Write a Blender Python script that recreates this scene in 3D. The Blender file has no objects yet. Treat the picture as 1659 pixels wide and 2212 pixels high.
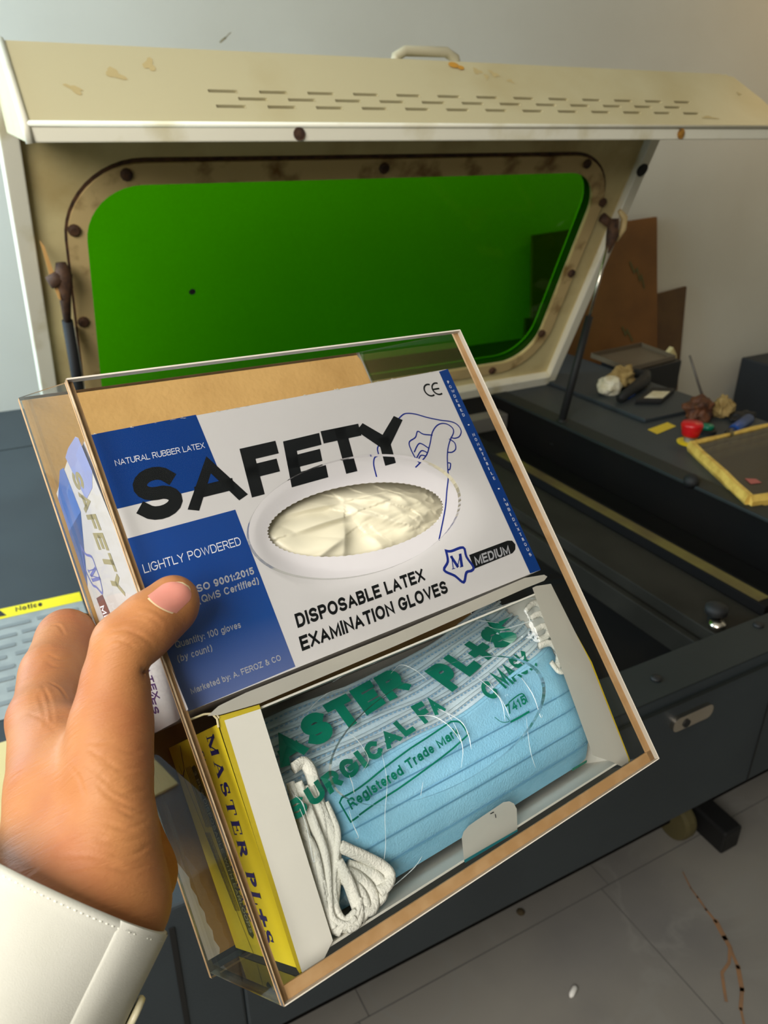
import bpy, bmesh, math, random
import numpy as np
from mathutils import Vector, Matrix, noise
from mathutils.bvhtree import BVHTree

SC = bpy.context.scene
COL = SC.collection
random.seed(7)

# ------------------------------------------------------------------ camera
CAM_LOC = Vector((0, 0, 1.5))
CR, CD, CF = Vector((0.880682, -0.473708, 0)), Vector((-0.209388, -0.389278, -0.897006)), Vector((0.424919, 0.789977, -0.442019))   # right, down, forward
cd = bpy.data.cameras.new('camera')
cam = bpy.data.objects.new('camera', cd)
COL.objects.link(cam)
m3 = Matrix((CR, -CD, -CF)).transposed()
cam.matrix_world = Matrix.Translation(CAM_LOC) @ m3.to_4x4()
cd.sensor_fit = 'VERTICAL'
cd.sensor_height = 32.0
cd.lens = 1660.0 / 2212.0 * 32.0
cd.clip_start = 0.02
cd.dof.use_dof = True
cd.dof.focus_distance = 0.40
cd.dof.aperture_fstop = 15.0
SC.camera = cam

# ------------------------------------------------------------------ light and exposure
SC.view_settings.view_transform = 'Standard'
SC.view_settings.look = 'None'
SC.view_settings.exposure = 0.0
SC.view_settings.gamma = 1.0
SC.view_settings.use_curve_mapping = False
SC.render.use_motion_blur = False
SC.cycles.max_bounces = 10
SC.cycles.transparent_max_bounces = 24
SC.cycles.caustics_reflective = False
SC.cycles.caustics_refractive = False
SC.cycles.use_denoising = True
SC.cycles.sample_clamp_indirect = 6.0


def lin(r, g, b):
    f = lambda c: (c / 255 / 12.92) if c <= 10.3 else ((c / 255 + 0.055) / 1.055) ** 2.4
    return (f(r), f(g), f(b), 1.0)


W = bpy.data.worlds.new('world')
SC.world = W
W.use_nodes = True
W.node_tree.nodes['Background'].inputs[0].default_value = (1.0, 0.80, 0.48, 1)
W.node_tree.nodes['Background'].inputs[1].default_value = 0.08


def area_light(name, loc, target, sx, sy, power, color):
    l = bpy.data.lights.new(name, 'AREA')
    l.shape = 'RECTANGLE'
    l.size, l.size_y, l.energy, l.color = sx, sy, power, color
    o = bpy.data.objects.new(name, l)
    o.location = loc
    o.rotation_euler = (Vector(target) - Vector(loc)).to_track_quat('-Z', 'Y').to_euler()
    COL.objects.link(o)
    return o


# daylight entering by the two windows of the left-hand wall (see window_1, window_2)
area_light('window_daylight', (-1.20, -0.40, 2.30), (0.5, 0.55, 1.1), 1.7, 1.0, 76, (1.0, 0.965, 0.91))
area_light('window_daylight_rear', (-1.20, 2.05, 1.75), (0.9, 1.9, 1.0), 0.95, 1.3, 57, (0.60, 0.83, 1.0))
# added warm fill light at the far right end, no fixture behind it
area_light('warm_fill', (3.7, 1.9, 2.85), (3.5, 2.0, 0.5), 0.5, 0.2, 6.5, (1.0, 0.66, 0.28))

# ------------------------------------------------------------------ materials
MATS = {}


def mat(name, rgb, rough=0.5, metal=0.0, rgb2=None, nscale=8.0, ncut=(0.4, 0.65), bump=0.0, bscale=60.0,
        sss=0.0, spec=0.5, coat=0.0, wave=None):
    """Principled material; rgb2 mixes in through a noise mask, bump adds a fine noise relief."""
    m = bpy.data.materials.new(name)
    m.use_nodes = True
    nt = m.node_tree
    p = nt.nodes['Principled BSDF']
    p.inputs['Roughness'].default_value = rough
    p.inputs['Metallic'].default_value = metal
    p.inputs['Specular IOR Level'].default_value = spec
    p.inputs['Coat Weight'].default_value = coat
    if sss:
        p.inputs['Subsurface Weight'].default_value = sss
        p.inputs['Subsurface Radius'].default_value = (0.006, 0.0025, 0.0012)
        p.inputs['Subsurface Scale'].default_value = 0.6
    tc = nt.nodes.new('ShaderNodeTexCoord')
    n = nt.nodes.new('ShaderNodeTexNoise')
    n.inputs['Scale'].default_value = nscale
    n.inputs['Detail'].default_value = 6
    nt.links.new(tc.outputs['Object'], n.inputs['Vector'])
    r = nt.nodes.new('ShaderNodeValToRGB')
    r.color_ramp.elements[0].position, r.color_ramp.elements[1].position = ncut
    r.color_ramp.elements[0].color = lin(*rgb)
    r.color_ramp.elements[1].color = lin(*(rgb2 or [min(255, c * 1.04) for c in rgb]))
    nt.links.new(n.outputs['Fac'], r.inputs['Fac'])
    nt.links.new(r.outputs['Color'], p.inputs['Base Color'])
    if bump:
        b = nt.nodes.new('ShaderNodeTexNoise')
        b.inputs['Scale'].default_value = bscale
        b.inputs['Detail'].default_value = 5
        nt.links.new(tc.outputs['Object'], b.inputs['Vector'])
        bn = nt.nodes.new('ShaderNodeBump')
        bn.inputs['Strength'].default_value = bump
        bn.inputs['Distance'].default_value = 0.002
        nt.links.new(b.outputs['Fac'], bn.inputs['Height'])
        nt.links.new(bn.outputs['Normal'], p.inputs['Normal'])
    MATS[name] = m
    return m


def clear_mat(name, tint, gloss_rough=0.03, ior=1.45, extra=0.0, bump=0.0, bscale=20.0, bdist=0.001, const=None):
    """Thin clear sheet: tinted transparency under a Fresnel reflection."""
    m = bpy.data.materials.new(name)
    m.use_nodes = True
    nt = m.node_tree
    nt.nodes.remove(nt.nodes['Principled BSDF'])
    out = nt.nodes['Material Output']
    t = nt.nodes.new('ShaderNodeBsdfTransparent')
    t.inputs[0].default_value = (*tint, 1)
    g = nt.nodes.new('ShaderNodeBsdfGlossy')
    g.inputs['Roughness'].default_value = gloss_rough
    f = nt.nodes.new('ShaderNodeFresnel')
    f.inputs['IOR'].default_value = ior
    mx = nt.nodes.new('ShaderNodeMixShader')
    nt.links.new(t.outputs[0], mx.inputs[1])
    nt.links.new(g.outputs[0], mx.inputs[2])
    if const:
        mx.inputs[0].default_value = const
    elif extra:
        a = nt.nodes.new('ShaderNodeMath')
        a.operation = 'ADD'
        a.inputs[1].default_value = extra
        a.use_clamp = True
        nt.links.new(f.outputs[0], a.inputs[0])
        nt.links.new(a.outputs[0], mx.inputs[0])
    else:
        nt.links.new(f.outputs[0], mx.inputs[0])
    if bump:
        tc = nt.nodes.new('ShaderNodeTexCoord')
        b = nt.nodes.new('ShaderNodeTexNoise')
        b.inputs['Scale'].default_value = bscale
        b.inputs['Detail'].default_value = 4
        nt.links.new(tc.outputs['Object'], b.inputs['Vector'])
        bn = nt.nodes.new('ShaderNodeBump')
        bn.inputs['Strength'].default_value = bump
        bn.inputs['Distance'].default_value = bdist
        nt.links.new(b.outputs['Fac'], bn.inputs['Height'])
        nt.links.new(bn.outputs['Normal'], g.inputs['Normal'])
    nt.links.new(mx.outputs[0], out.inputs[0])
    MATS[name] = m
    return m


# ------------------------------------------------------------------ object helpers
ROOTS = {}


def tagset(o, label, cat, group=None, kind=None):
    if label:
        o['label'] = label
    if cat:
        o['category'] = cat
    if group:
        o['group'] = group
    if kind:
        o['kind'] = kind


def thing(name, label, cat, loc, group=None, frame=None):
    o = bpy.data.objects.new(name, None)
    o.empty_display_size = 0.02
    COL.objects.link(o)
    M = Matrix.Translation(Vector(loc)) if frame is None else Matrix.Translation(Vector(loc)) @ frame
    o.matrix_world = M
    ROOTS[o.name] = M
    tagset(o, label, cat, group)
    return o


def root_matrix(o):
    while o.parent:
        o = o.parent
    return ROOTS.get(o.name, Matrix.Identity(4))


class MB:
    """Collects polygons (world coordinates) and builds them as one mesh object."""

    def __init__(s):
        s.v, s.f, s.m = [], [], []

    def add(s, verts, faces, mi=0):
        k = len(s.v)
        s.v += [Vector(p) for p in verts]
        s.f += [tuple(i + k for i in f) for f in faces]
        s.m += [mi] * len(faces)
        return s

    def poly(s, pts, mi=0):
        return s.add(pts, [tuple(range(len(pts)))], mi)

    def hexa(s, p, mi=0):
        """p = 8 points, bottom ring then top ring"""
        return s.add(p, [(3, 2, 1, 0), (4, 5, 6, 7), (0, 1, 5, 4), (1, 2, 6, 5), (2, 3, 7, 6), (3, 0, 4, 7)], mi)

    def box(s, a, b, T=None, mi=0):
        (x0, y0, z0), (x1, y1, z1) = a, b
        p = [(x0, y0, z0), (x1, y0, z0), (x1, y1, z0), (x0, y1, z0), (x0, y0, z1), (x1, y0, z1), (x1, y1, z1), (x0, y1, z1)]
        return s.hexa([T(*q) if T else q for q in p], mi)

    def prism(s, pts, off, mi=0):
        """closed outline (world points) extruded by the vector off"""
        n = len(pts)
        off = Vector(off)
        a = [Vector(p) for p in pts]
        b = [p + off for p in a]
        f = [tuple(range(n))[::-1], tuple(range(n, 2 * n))]
        f += [(i, (i + 1) % n, n + (i + 1) % n, n + i) for i in range(n)]
        return s.add(a + b, f, mi)

    def tube(s, path, r, n=10, mi=0, caps=True, flat=1.0):
        path = [Vector(p) for p in path]
        rr = r if isinstance(r, (list, tuple)) else [r] * len(path)
        prev = None
        rings = []
        for i, p in enumerate(path):
            d = (path[min(i + 1, len(path) - 1)] - path[max(i - 1, 0)]).normalized()
            if prev is None:
                a = d.cross(Vector((0.13, 0.31, 0.94)))
                if a.length < 0.1:
                    a = d.cross(Vector((1, 0, 0)))
            else:
                a = prev - d * prev.dot(d)
            a.normalize()
            prev = a
            b = d.cross(a)
            rings.append([p + (a * math.cos(t) * flat + b * math.sin(t)) * rr[i] for t in [2 * math.pi * k / n for k in range(n)]])
        k = len(s.v)
        for r_ in rings:
            s.v += r_
        for i in range(len(rings) - 1):
            for j in range(n):
                s.f.append((k + i * n + j, k + i * n + (j + 1) % n, k + (i + 1) * n + (j + 1) % n, k + (i + 1) * n + j))
                s.m.append(mi)
        if caps:
            s.f.append(tuple(k + j for j in range(n))[::-1])
            s.f.append(tuple(k + (len(rings) - 1) * n + j for j in range(n)))
            s.m += [mi, mi]
        return s

    def lathe(s, base, axis, prof, n=20, mi=0):
        """prof = [(radius, height)] about axis from base"""
        base, w = Vector(base), Vector(axis).normalized()
        a = w.cross(Vector((0.31, 0.2, 0.93)))
        if a.length < 0.2:
            a = w.cross(Vector((1, 0, 0)))
        a.normalize()
        b = w.cross(a)
        k = len(s.v)
        for r, h in prof:
            s.v += [base + w * h + (a * math.cos(2 * math.pi * j / n) + b * math.sin(2 * math.pi * j / n)) * max(r, 1e-5) for j in range(n)]
        for i in range(len(prof) - 1):
            for j in range(n):
                s.f.append((k + i * n + j, k + i * n + (j + 1) % n, k + (i + 1) * n + (j + 1) % n, k + (i + 1) * n + j))
                s.m.append(mi)
        s.f.append(tuple(k + j for j in range(n))[::-1])
        s.f.append(tuple(k + (len(prof) - 1) * n + j for j in range(n)))
        s.m += [mi, mi]
        return s

    def grid(s, fn, nu, nv, mi=0):
        k = len(s.v)
        for j in range(nv + 1):
            for i in range(nu + 1):
                s.v.append(Vector(fn(i / nu, j / nv)))
        for j in range(nv):
            for i in range(nu):
                a = k + j * (nu + 1) + i
                s.f.append((a, a + 1, a + nu + 2, a + nu + 1))
                s.m.append(mi)
        return s

    def build(s, name, mats, parent=None, smooth=False, bevel=0.0, label=None, kind=None, subsurf=0, fixn=True):
        me = bpy.data.meshes.new(name)
        M = root_matrix(parent) if parent else Matrix.Identity(4)
        Mi = M.inverted()
        me.from_pydata([Mi @ v for v in s.v], [], s.f)
        for m in (mats if isinstance(mats, (list, tuple)) else [mats]):
            me.materials.append(m)
        for p, mi in zip(me.polygons, s.m):
            p.material_index = mi
            p.use_smooth = smooth
        o = bpy.data.objects.new(name, me)
        COL.objects.link(o)
        if parent:
            o.parent = parent
        if fixn:
            bm = bmesh.new()
            bm.from_mesh(me)
            bmesh.ops.recalc_face_normals(bm, faces=bm.faces)
            bm.to_mesh(me)
            bm.free()
        if bevel:
            b = o.modifiers.new('bevel', 'BEVEL')
            b.width = bevel
            b.segments = 2
            b.limit_method = 'ANGLE'
        if subsurf:
            q = o.modifiers.new('sub', 'SUBSURF')
            q.levels = q.render_levels = subsurf
        if label:
            o['label'] = label
        if kind:
            o['kind'] = kind
        return o


def plate(outer, holes, T, z0, z1, mb=None, mi=0, mi_edge=None):
    """flat sheet with holes: outlines are 2D points, T(x, y, z) -> world, faces at z0 and z1"""
    mb = mb or MB()
    loops = [outer] + holes
    bm = bmesh.new()
    edges = []
    for lp in loops:
        vs = [bm.verts.new((p[0], p[1], 0)) for p in lp]
        edges += [bm.edges.new((vs[i], vs[(i + 1) % len(vs)])) for i in range(len(vs))]
    bmesh.ops.triangle_fill(bm, use_beauty=True, use_dissolve=False, edges=edges)
    bm.verts.index_update()
    vs = [(v.co.x, v.co.y) for v in bm.verts]
    fs = [tuple(v.index for v in f.verts) for f in bm.faces]
    bm.free()
    mb.add([T(x, y, z0) for x, y in vs], fs, mi)
    if z1 != z0:
        mb.add([T(x, y, z1) for x, y in vs], [f[::-1] for f in fs], mi)
        me = mi if mi_edge is None else mi_edge
        for lp in loops:
            n = len(lp)
            mb.add([T(x, y, z0) for x, y in lp] + [T(x, y, z1) for x, y in lp],
                   [(i, (i + 1) % n, n + (i + 1) % n, n + i) for i in range(n)], me)
    return mb


def ellipse(cx, cy, rx, ry, n=72):
    return [(cx + rx * math.cos(2 * math.pi * i / n), cy + ry * math.sin(2 * math.pi * i / n)) for i in range(n)]


def rrect(x0, y0, x1, y1, r, n=8):
    out = []
    for cx, cy, a in ((x1 - r, y1 - r, 0), (x0 + r, y1 - r, 90), (x0 + r, y0 + r, 180), (x1 - r, y0 + r, 270)):
        out += [(cx + r * math.cos(math.radians(a + 90 * k / n)), cy + r * math.sin(math.radians(a + 90 * k / n))) for k in range(n + 1)]
    return out


# ------------------------------------------------------------------ drawn lettering (stroke alphabet)
def A(cx, cy, rx, ry, a0, a1, n=10):
    return [(cx + rx * math.cos(math.radians(a0 + (a1 - a0) * k / n)), cy + ry * math.sin(math.radians(a0 + (a1 - a0) * k / n))) for k in range(n + 1)]


X = 0.70    # lower-case height
GLY = {
    'A': (.95, [[(0, 0), (.5, 1), (1, 0)], [(.2, .3), (.8, .3)]]),
    'B': (.85, [[(0, 0), (0, 1), (.6, 1)] + A(.6, .77, .36, .23, 90, -90) + [(0, .54)], [(.6, .54)] + A(.62, .27, .38, .27, 90, -90) + [(0, 0)]]),
    'C': (.95, [A(.5, .5, .5, .5, 42, 318, 18)]),
    'D': (.9, [[(0, 0), (0, 1), (.5, 1)] + A(.5, .5, .5, .5, 90, -90, 14) + [(0, 0)]]),
    'E': (.8, [[(1, 1), (0, 1), (0, 0), (1, 0)], [(0, .52), (.9, .52)]]),
    'F': (.75, [[(1, 1), (0, 1), (0, 0)], [(0, .5), (.85, .5)]]),
    'G': (1.0, [A(.5, .5, .5, .5, 42, 345, 18) + [(1, .45), (.58, .45)]]),
    'H': (.9, [[(0, 0), (0, 1)], [(1, 0), (1, 1)], [(0, .5), (1, .5)]]),
    'I': (.0, [[(.5, 0), (.5, 1)]]),
    'J': (.7, [[(1, 1), (1, .3)] + A(.5, .3, .5, .3, 0, -180)]),
    'K': (.9, [[(0, 0), (0, 1)], [(1, 1), (0, .36)], [(.35, .6), (1, 0)]]),
    'L': (.72, [[(0, 1), (0, 0), (1, 0)]]),
    'M': (1.05, [[(0, 0), (0, 1), (.5, .05), (1, 1), (1, 0)]]),
    'N': (.9, [[(0, 0), (0, 1), (1, 0), (1, 1)]]),
    'O': (1.02, [A(.5, .5, .5, .5, 0, 360, 24)]),
    'P': (.82, [[(0, 0), (0, 1), (.6, 1)] + A(.6, .73, .4, .27, 90, -90) + [(0, .46)]]),
    'Q': (1.02, [A(.5, .5, .5, .5, 0, 360, 24), [(.62, .25), (1, -.04)]]),
    'R': (.88, [[(0, 0), (0, 1), (.6, 1)] + A(.6, .74, .36, .26, 90, -90) + [(0, .48)], [(.55, .48), (1, 0)]]),
    'S': (.86, [A(.5, .745, .46, .255, 25, 270, 12) + A(.5, .25, .5, .25, 90, -155, 12)[1:]]),
    'T': (.84, [[(0, 1), (1, 1)], [(.5, 1), (.5, 0)]]),
    'U': (.88, [[(0, 1), (0, .36)] + A(.5, .36, .5, .36, 180, 360, 14) + [(1, 1)]]),
    'V': (.92, [[(0, 1), (.5, 0), (1, 1)]]),
    'W': (1.3, [[(0, 1), (.25, 0), (.5, 1), (.75, 0), (1, 1)]]),
    'X': (.9, [[(0, 0), (1, 1)], [(0, 1), (1, 0)]]),
    'Y': (.92, [[(0, 1), (.5, .45), (1, 1)], [(.5, .45), (.5, 0)]]),
    'Z': (.84, [[(0, 1), (1, 1), (0, 0), (1, 0)]]),
    '0': (.72, [A(.5, .5, .5, .5, 0, 360, 24)]),
    '1': (.40, [[(0, .78), (.8, 1), (.8, 0)]]),
    '2': (.72, [A(.5, .72, .48, .28, 170, -30, 10) + [(0, 0), (1, 0)]]),
    '3': (.72, [A(.48, .75, .45, .25, 150, -90, 10), A(.48, .26, .5, .26, 90, -150, 10)]),
    '4': (.76, [[(.75, 0), (.75, 1), (0, .3), (1, .3)]]),
    '5': (.72, [[(.92, 1), (.15, 1), (.06, .5)] + A(.48, .32, .5, .32, 130, -150, 12)]),
    '7': (.72, [[(0, 1), (1, 1), (.35, 0)]]),
    '9': (.72, [A(.5, .68, .5, .32, 0, 360, 16) + A(.45, .5, .55, .5, 0, -120, 8)]),
    'a': (.66, [A(.45, X * .3, .45, X * .3, 0, 360, 14), [(1, 0), (1, X * .68)] + A(.52, X * .68, .48, X * .32, 0, 160, 8)]),
    'b': (.68, [[(0, 1), (0, 0)], A(.5, X / 2, .5, X / 2, 0, 360, 16)]),
    'c': (.62, [A(.5, X / 2, .5, X / 2, 50, 310, 14)]),
    'd': (.68, [[(1, 1), (1, 0)], A(.5, X / 2, .5, X / 2, 0, 360, 16)]),
    'e': (.66, [[(0, X * .5), (1, X * .5)] + A(.5, X / 2, .5, X / 2, 0, 315, 16)]),
    'f': (.38, [[(.4, 0), (.4, .8)] + A(.85, .8, .45, .2, 180, 90, 5), [(0, X), (1, X)]]),
    'g': (.68, [A(.5, X / 2, .5, X / 2, 0, 360, 16), [(1, X), (1, -.08)] + A(.5, -.08, .5, .2, 0, -150, 8)]),
    'i': (.0, [[(.5, 0), (.5, X)], [(.5, .93), (.5, 1)]]),
    'k': (.62, [[(0, 0), (0, 1)], [(.95, X), (.05, X * .4)], [(.4, X * .6), (1, 0)]]),
    'l': (.0, [[(.5, 0), (.5, 1)]]),
    'n': (.64, [[(0, 0), (0, X)], [(0, X * .6)] + A(.5, X * .62, .5, X * .38, 180, 0, 8) + [(1, 0)]]),
    'o': (.68, [A(.5, X / 2, .5, X / 2, 0, 360, 16)]),
    'r': (.40, [[(0, 0), (0, X)], [(0, X * .55)] + A(.75, X * .55, .75, X * .43, 180, 80, 6)]),
    's': (.58, [A(.5, X * .74, .46, X * .25, 25, 270, 8) + A(.5, X * .25, .5, X * .25, 90, -155, 8)[1:]]),
    't': (.38, [[(.4, .92), (.4, .15)] + A(.85, .15, .45, .15, 180, 270, 5), [(0, X), (1, X)]]),
    'u': (.64, [[(0, X), (0, X * .38)] + A(.5, X * .38, .5, X * .38, 180, 360, 8), [(1, X), (1, 0)]]),
    'v': (.62, [[(0, X), (.5, 0), (1, X)]]),
    'y': (.62, [[(0, X), (.52, 0)], [(1, X), (.3, -.26), (.05, -.26)]]),
    '+': (.9, [[(.5, .05), (.5, .95)], [(0, .5), (1, .5)]]),
    '&': (.95, [[(1, 0), (.25, .78)] + A(.45, .82, .22, .18, 190, 0, 8) + [(.1, .35)] + A(.4, .24, .35, .24, 160, 300, 8) + [(1, .5)]]),
    ':': (.0, [[(.5, .02), (.5, .1)], [(.5, .55), (.5, .63)]]),
    '.': (.0, [[(.5, .02), (.5, .08)]]),
    '(': (.40, [A(1.15, .4, 1.15, .64, 120, 240, 8)]),
    ')': (.40, [A(-.15, .4, 1.15, .64, 60, -60, 8)]),
    '-': (.4, [[(0, .4), (1, .4)]]),
}


# serif capitals: strokes carry a weight multiplier
def sf(*st):
    return st


SER = {
    'M': (1.15, sf(([(.1, 0), (.1, 1)], .4), ([(.1, 1), (.5, .05)], 1.1), ([(.5, .05), (.9, 1)], .4), ([(.9, 1), (.9, 0)], 1.2),
                   ([(0, 0), (.24, 0)], .3), ([(.74, 0), (1, 0)], .3), ([(0, 1), (.16, 1)], .3), ([(.84, 1), (1, 1)], .3))),
    'A': (1.0, sf(([(.1, 0), (.5, 1)], .4), ([(.5, 1), (.88, 0)], 1.2), ([(.24, .34), (.76, .34)], .3), ([(0, 0), (.26, 0)], .3), ([(.7, 0), (1, 0)], .3))),
    'S': (.7, sf((A(.5, .745, .42, .255, 30, 160, 6), .5), (A(.5, .745, .42, .255, 160, 270, 6) + A(.5, .25, .5, .25, 90, 0, 6), 1.2),
                 (A(.5, .25, .5, .25, 0, -150, 8), .5), ([(.9, 1), (.9, .72)], .35), ([(.06, 0), (.06, .3)], .35))),
    'T': (.9, sf(([(.5, 0), (.5, 1)], 1.2), ([(0, 1), (1, 1)], .35), ([(0, 1), (0, .74)], .35), ([(1, 1), (1, .74)], .35), ([(.28, 0), (.72, 0)], .3))),
    'E': (.85, sf(([(.18, 0), (.18, 1)], 1.2), ([(0, 1), (.95, 1)], .35), ([(0, 0), (1, 0)], .35), ([(.18, .52), (.7, .52)], .35),
                  ([(.95, 1), (.95, .75)], .35), ([(1, 0), (1, .27)], .35), ([(.7, .64), (.7, .4)], .3))),
    'R': (.95, sf(([(.18, 0), (.18, 1)], 1.2), ([(0, 1), (.5, 1)] + A(.5, .75, .3, .25, 90, 60, 2), .4), (A(.5, .75, .3, .25, 70, -70, 8), 1.2), ([(.55, .5), (.18, .5)], .35),
                  ([(.45, .5), (.9, 0)], 1.1), ([(0, 0), (.38, 0)], .3), ([(.85, 0), (1, 0)], .3))),
    'P': (.85, sf(([(.2, 0), (.2, 1)], 1.2), ([(0, 1), (.55, 1)], .4), (A(.55, .73, .35, .27, 80, -80, 8), 1.2), ([(.6, .46), (.2, .46)], .35), ([(0, 0), (.42, 0)], .3))),
    'L': (.8, sf(([(.2, 0), (.2, 1)], 1.2), ([(0, 1), (.42, 1)], .3), ([(0, 0), (1, 0)], .35), ([(1, 0), (1, .3)], .35))),
    '+': (.85, sf(([(.5, .05), (.5, .95)], 1.3), ([(0, .5), (1, .5)], 1.3))),
}
for ch in 'CDFGIKNOUBWXY':
    SER.setdefault(ch, (GLY[ch][0], tuple((p, .8) for p in GLY[ch][1])))


def stroke(pts, t, closed=False):
    """polyline -> quads of width t with mitred joints and square ends"""
    P = [Vector((p[0], p[1])) for p in pts]
    Q = [P[0]]
    for p in P[1:]:
        if (p - Q[-1]).length > 1e-5:
            Q.append(p)
    P = Q
    if len(P) < 2:
        return []
    loop = (P[0] - P[-1]).length < 1e-4 and len(P) > 3
    if not loop:
        d0, d1 = (P[1] - P[0]).normalized(), (P[-1] - P[-2]).normalized()
        P[0] = P[0] - d0 * t / 2
        P[-1] = P[-1] + d1 * t / 2
    L, R_ = [], []
    n = len(P)
    for i in range(n):
        if loop:
            a, b = P[i] - P[i - 1 if i else n - 2], P[(i + 1) if i < n - 1 else 1] - P[i]
        else:
            a = P[i] - P[i - 1] if i else P[1] - P[0]
            b = P[i + 1] - P[i] if i < n - 1 else P[i] - P[i - 1]
        a.normalize()
        b.normalize()
        na, nb = Vector((-a.y, a.x)), Vector((-b.y, b.x))
        mm = na + nb
        if mm.length < 0.2:
            mm = na
        mm.normalize()
        k = min(1 / max(mm.dot(na), 0.25), 2.2)
        L.append(P[i] + mm * t / 2 * k)
        R_.append(P[i] - mm * t / 2 * k)
    return [(L[i], R_[i], R_[i + 1], L[i + 1]) for i in range(n - 1)]


def layout(txt, t, serif=False, gap=0.16, wmul=1.0):
    """returns (quads, total width) in cap-height units"""
    x = 0.0
    out = []
    low = set('gyQ(),')
    for ch in txt:
        if ch == ' ':
            x += 0.34 + gap
            continue
        if serif:
            w, strokes = SER[ch]
            strokes = [(p, t * k) for p, k in strokes]
        else:
            w, st = GLY[ch]
            strokes = [(p, t) for p in st]
        w = max(w * wmul, t)
        for p, tt in strokes:
            pp = [(x + t / 2 + q[0] * (w - t), tt / 2 + q[1] * (1 - tt)) for q in p]
            for q in stroke(pp, tt):
                if ch not in low:
                    q = [Vector((v.x, min(1, max(0, v.y)))) for v in q]
                out.append(q)
        x += w + gap
    return out, x - gap


def lettering(mb, txt, a, b, c, T, t=0.18, serif=False, gap=0.16, wmul=1.0, mi=0, warp=None):
    """text on a surface: a = baseline start, b = baseline end, c = cap-height point over a (2D), T -> world"""
    qs, w = layout(txt, t, serif, gap, wmul)
    a, b, c = Vector(a), Vector(b), Vector(c)
    u, v = (b - a) / w, c - a
    for q in qs:
        pts = [a + u * p.x + v * p.y for p in q]
        if warp:
            pts = [warp(p) for p in pts]
        mb.add([T(p.x, p.y) for p in pts], [(0, 1, 2, 3)], mi)
    return mb


def line(mb, pts, t, T, mi=0):
    for q in stroke(pts, t):
        mb.add([T(p.x, p.y) for p in q], [(0, 1, 2, 3)], mi)
    return mb


# ------------------------------------------------------------------ frames
def mu(x, y, z):
    """machine drawing units -> metres"""
    return Vector((0.75 * x, 0.75 * y, 0.75 * z + 0.3))


# the hand-held dispenser: x right, y down, z into its depth, unit = its 25 cm width
HO = Vector((0.034793, 0.386561, 1.393606))
HX, HY, HZ = Vector((0.988923, 0.142082, -0.042932)), Vector((0.066247, -0.681358, -0.728947)), Vector((-0.132822, 0.718028, -0.683223))
HU = 0.25


def hl(x, y, z):
    return HO + (HX * x + HY * y + HZ * z) * HU


HROT = Matrix((HX, -HY, -HZ)).transposed().to_4x4()

# ------------------------------------------------------------------ material palette
mat('wall_paint', (212, 209, 196), 0.9, rgb2=(206, 202, 188), nscale=1.5, bump=0.05, bscale=40)
mat('ceiling_paint', (225, 222, 214), 0.9)
mat('cream_enamel', (196, 185, 146), 0.45, rgb2=(182, 166, 120), nscale=3.2, ncut=(0.50, 0.72), bump=0.02, bscale=30)
mat('cream_inner', (220, 204, 150), 0.5, rgb2=(166, 138, 80), nscale=4.0, ncut=(0.46, 0.72))
mat('lip_enamel', (232, 228, 208), 0.4, rgb2=(200, 190, 150), nscale=9, ncut=(0.55, 0.75))
mat('gasket_tape', (210, 184, 128), 0.6, rgb2=(128, 94, 46), nscale=16, ncut=(0.52, 0.72))
mat('grey_enamel', (55, 62, 66), 0.5, rgb2=(51, 57, 61), nscale=5, spec=0.3, bump=0.15, bscale=500)
mat('dark_grey', (34, 39, 38), 0.6, rgb2=(30, 35, 34), nscale=5, spec=0.3)
mat('black_metal', (20, 20, 20), 0.6)
mat('interior_black', (9, 9, 9), 0.85, rgb2=(14, 12, 10), nscale=6, spec=0.15)
mat('bed_grey', (36, 34, 28), 0.7, rgb2=(26, 24, 18), nscale=7, spec=0.2)
mat('brown_rail', (92, 82, 26), 0.6, rgb2=(58, 42, 20), nscale=5)
mat('aluminium', (170, 165, 155), 0.35, 0.7)
mat('chrome', (215, 205, 190), 0.22, 1.0)
mat('rust', (84, 56, 34), 0.8, rgb2=(50, 32, 22), nscale=60, bump=0.3)
mat('rust_stain', (176, 124, 40), 0.7, rgb2=(120, 84, 34), nscale=60)
mat('amber', (196, 140, 40), 0.4)
mat('black_rubber', (18, 18, 18), 0.7)
mat('red_plastic', (190, 20, 24), 0.35)
mat('green_plastic', (10, 110, 80), 0.35)
mat('yellow_plastic', (222, 190, 30), 0.4)
mat('yellow_print', (222, 205, 20), 0.5)
mat('notice_grey', (150, 155, 152), 0.6, rgb2=(136, 142, 140), nscale=30)
mat('notice_text', (120, 126, 126), 0.6)
mat('ink_black', (24, 24, 26), 0.5)
mat('mdf_board', (122, 78, 28), 0.7, rgb2=(108, 68, 22), nscale=5)
mat('mdf_dark', (92, 66, 34), 0.7, rgb2=(74, 50, 26), nscale=6)
mat('board_edge', (190, 150, 84), 0.7)
mat('marker_green', (84, 80, 40), 0.8)
mat('off_white', (226, 220, 196), 0.6, rgb2=(206, 196, 160), nscale=30)
mat('tan_cloth', (170, 146, 92), 0.9, rgb2=(140, 116, 66), nscale=40)
mat('blue_plastic', (16, 66, 140), 0.35)
mat('masking_tape', (226, 190, 92), 0.6, rgb2=(200, 160, 70), nscale=40, bump=0.2, bscale=80)
mat('pale_card', (200, 184, 130), 0.8)
mat('marble_grout', (98, 96, 92), 0.7)
mat('crumb', (74, 62, 40), 0.9)
mat('pebble_white', (235, 232, 225), 0.5)

# marble floor: pale tiles, soft grey veins and one rusty one
m = mat('marble', (140, 136, 128), 0.25, rgb2=(116, 114, 112), nscale=2.2, ncut=(0.42, 0.75))

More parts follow.
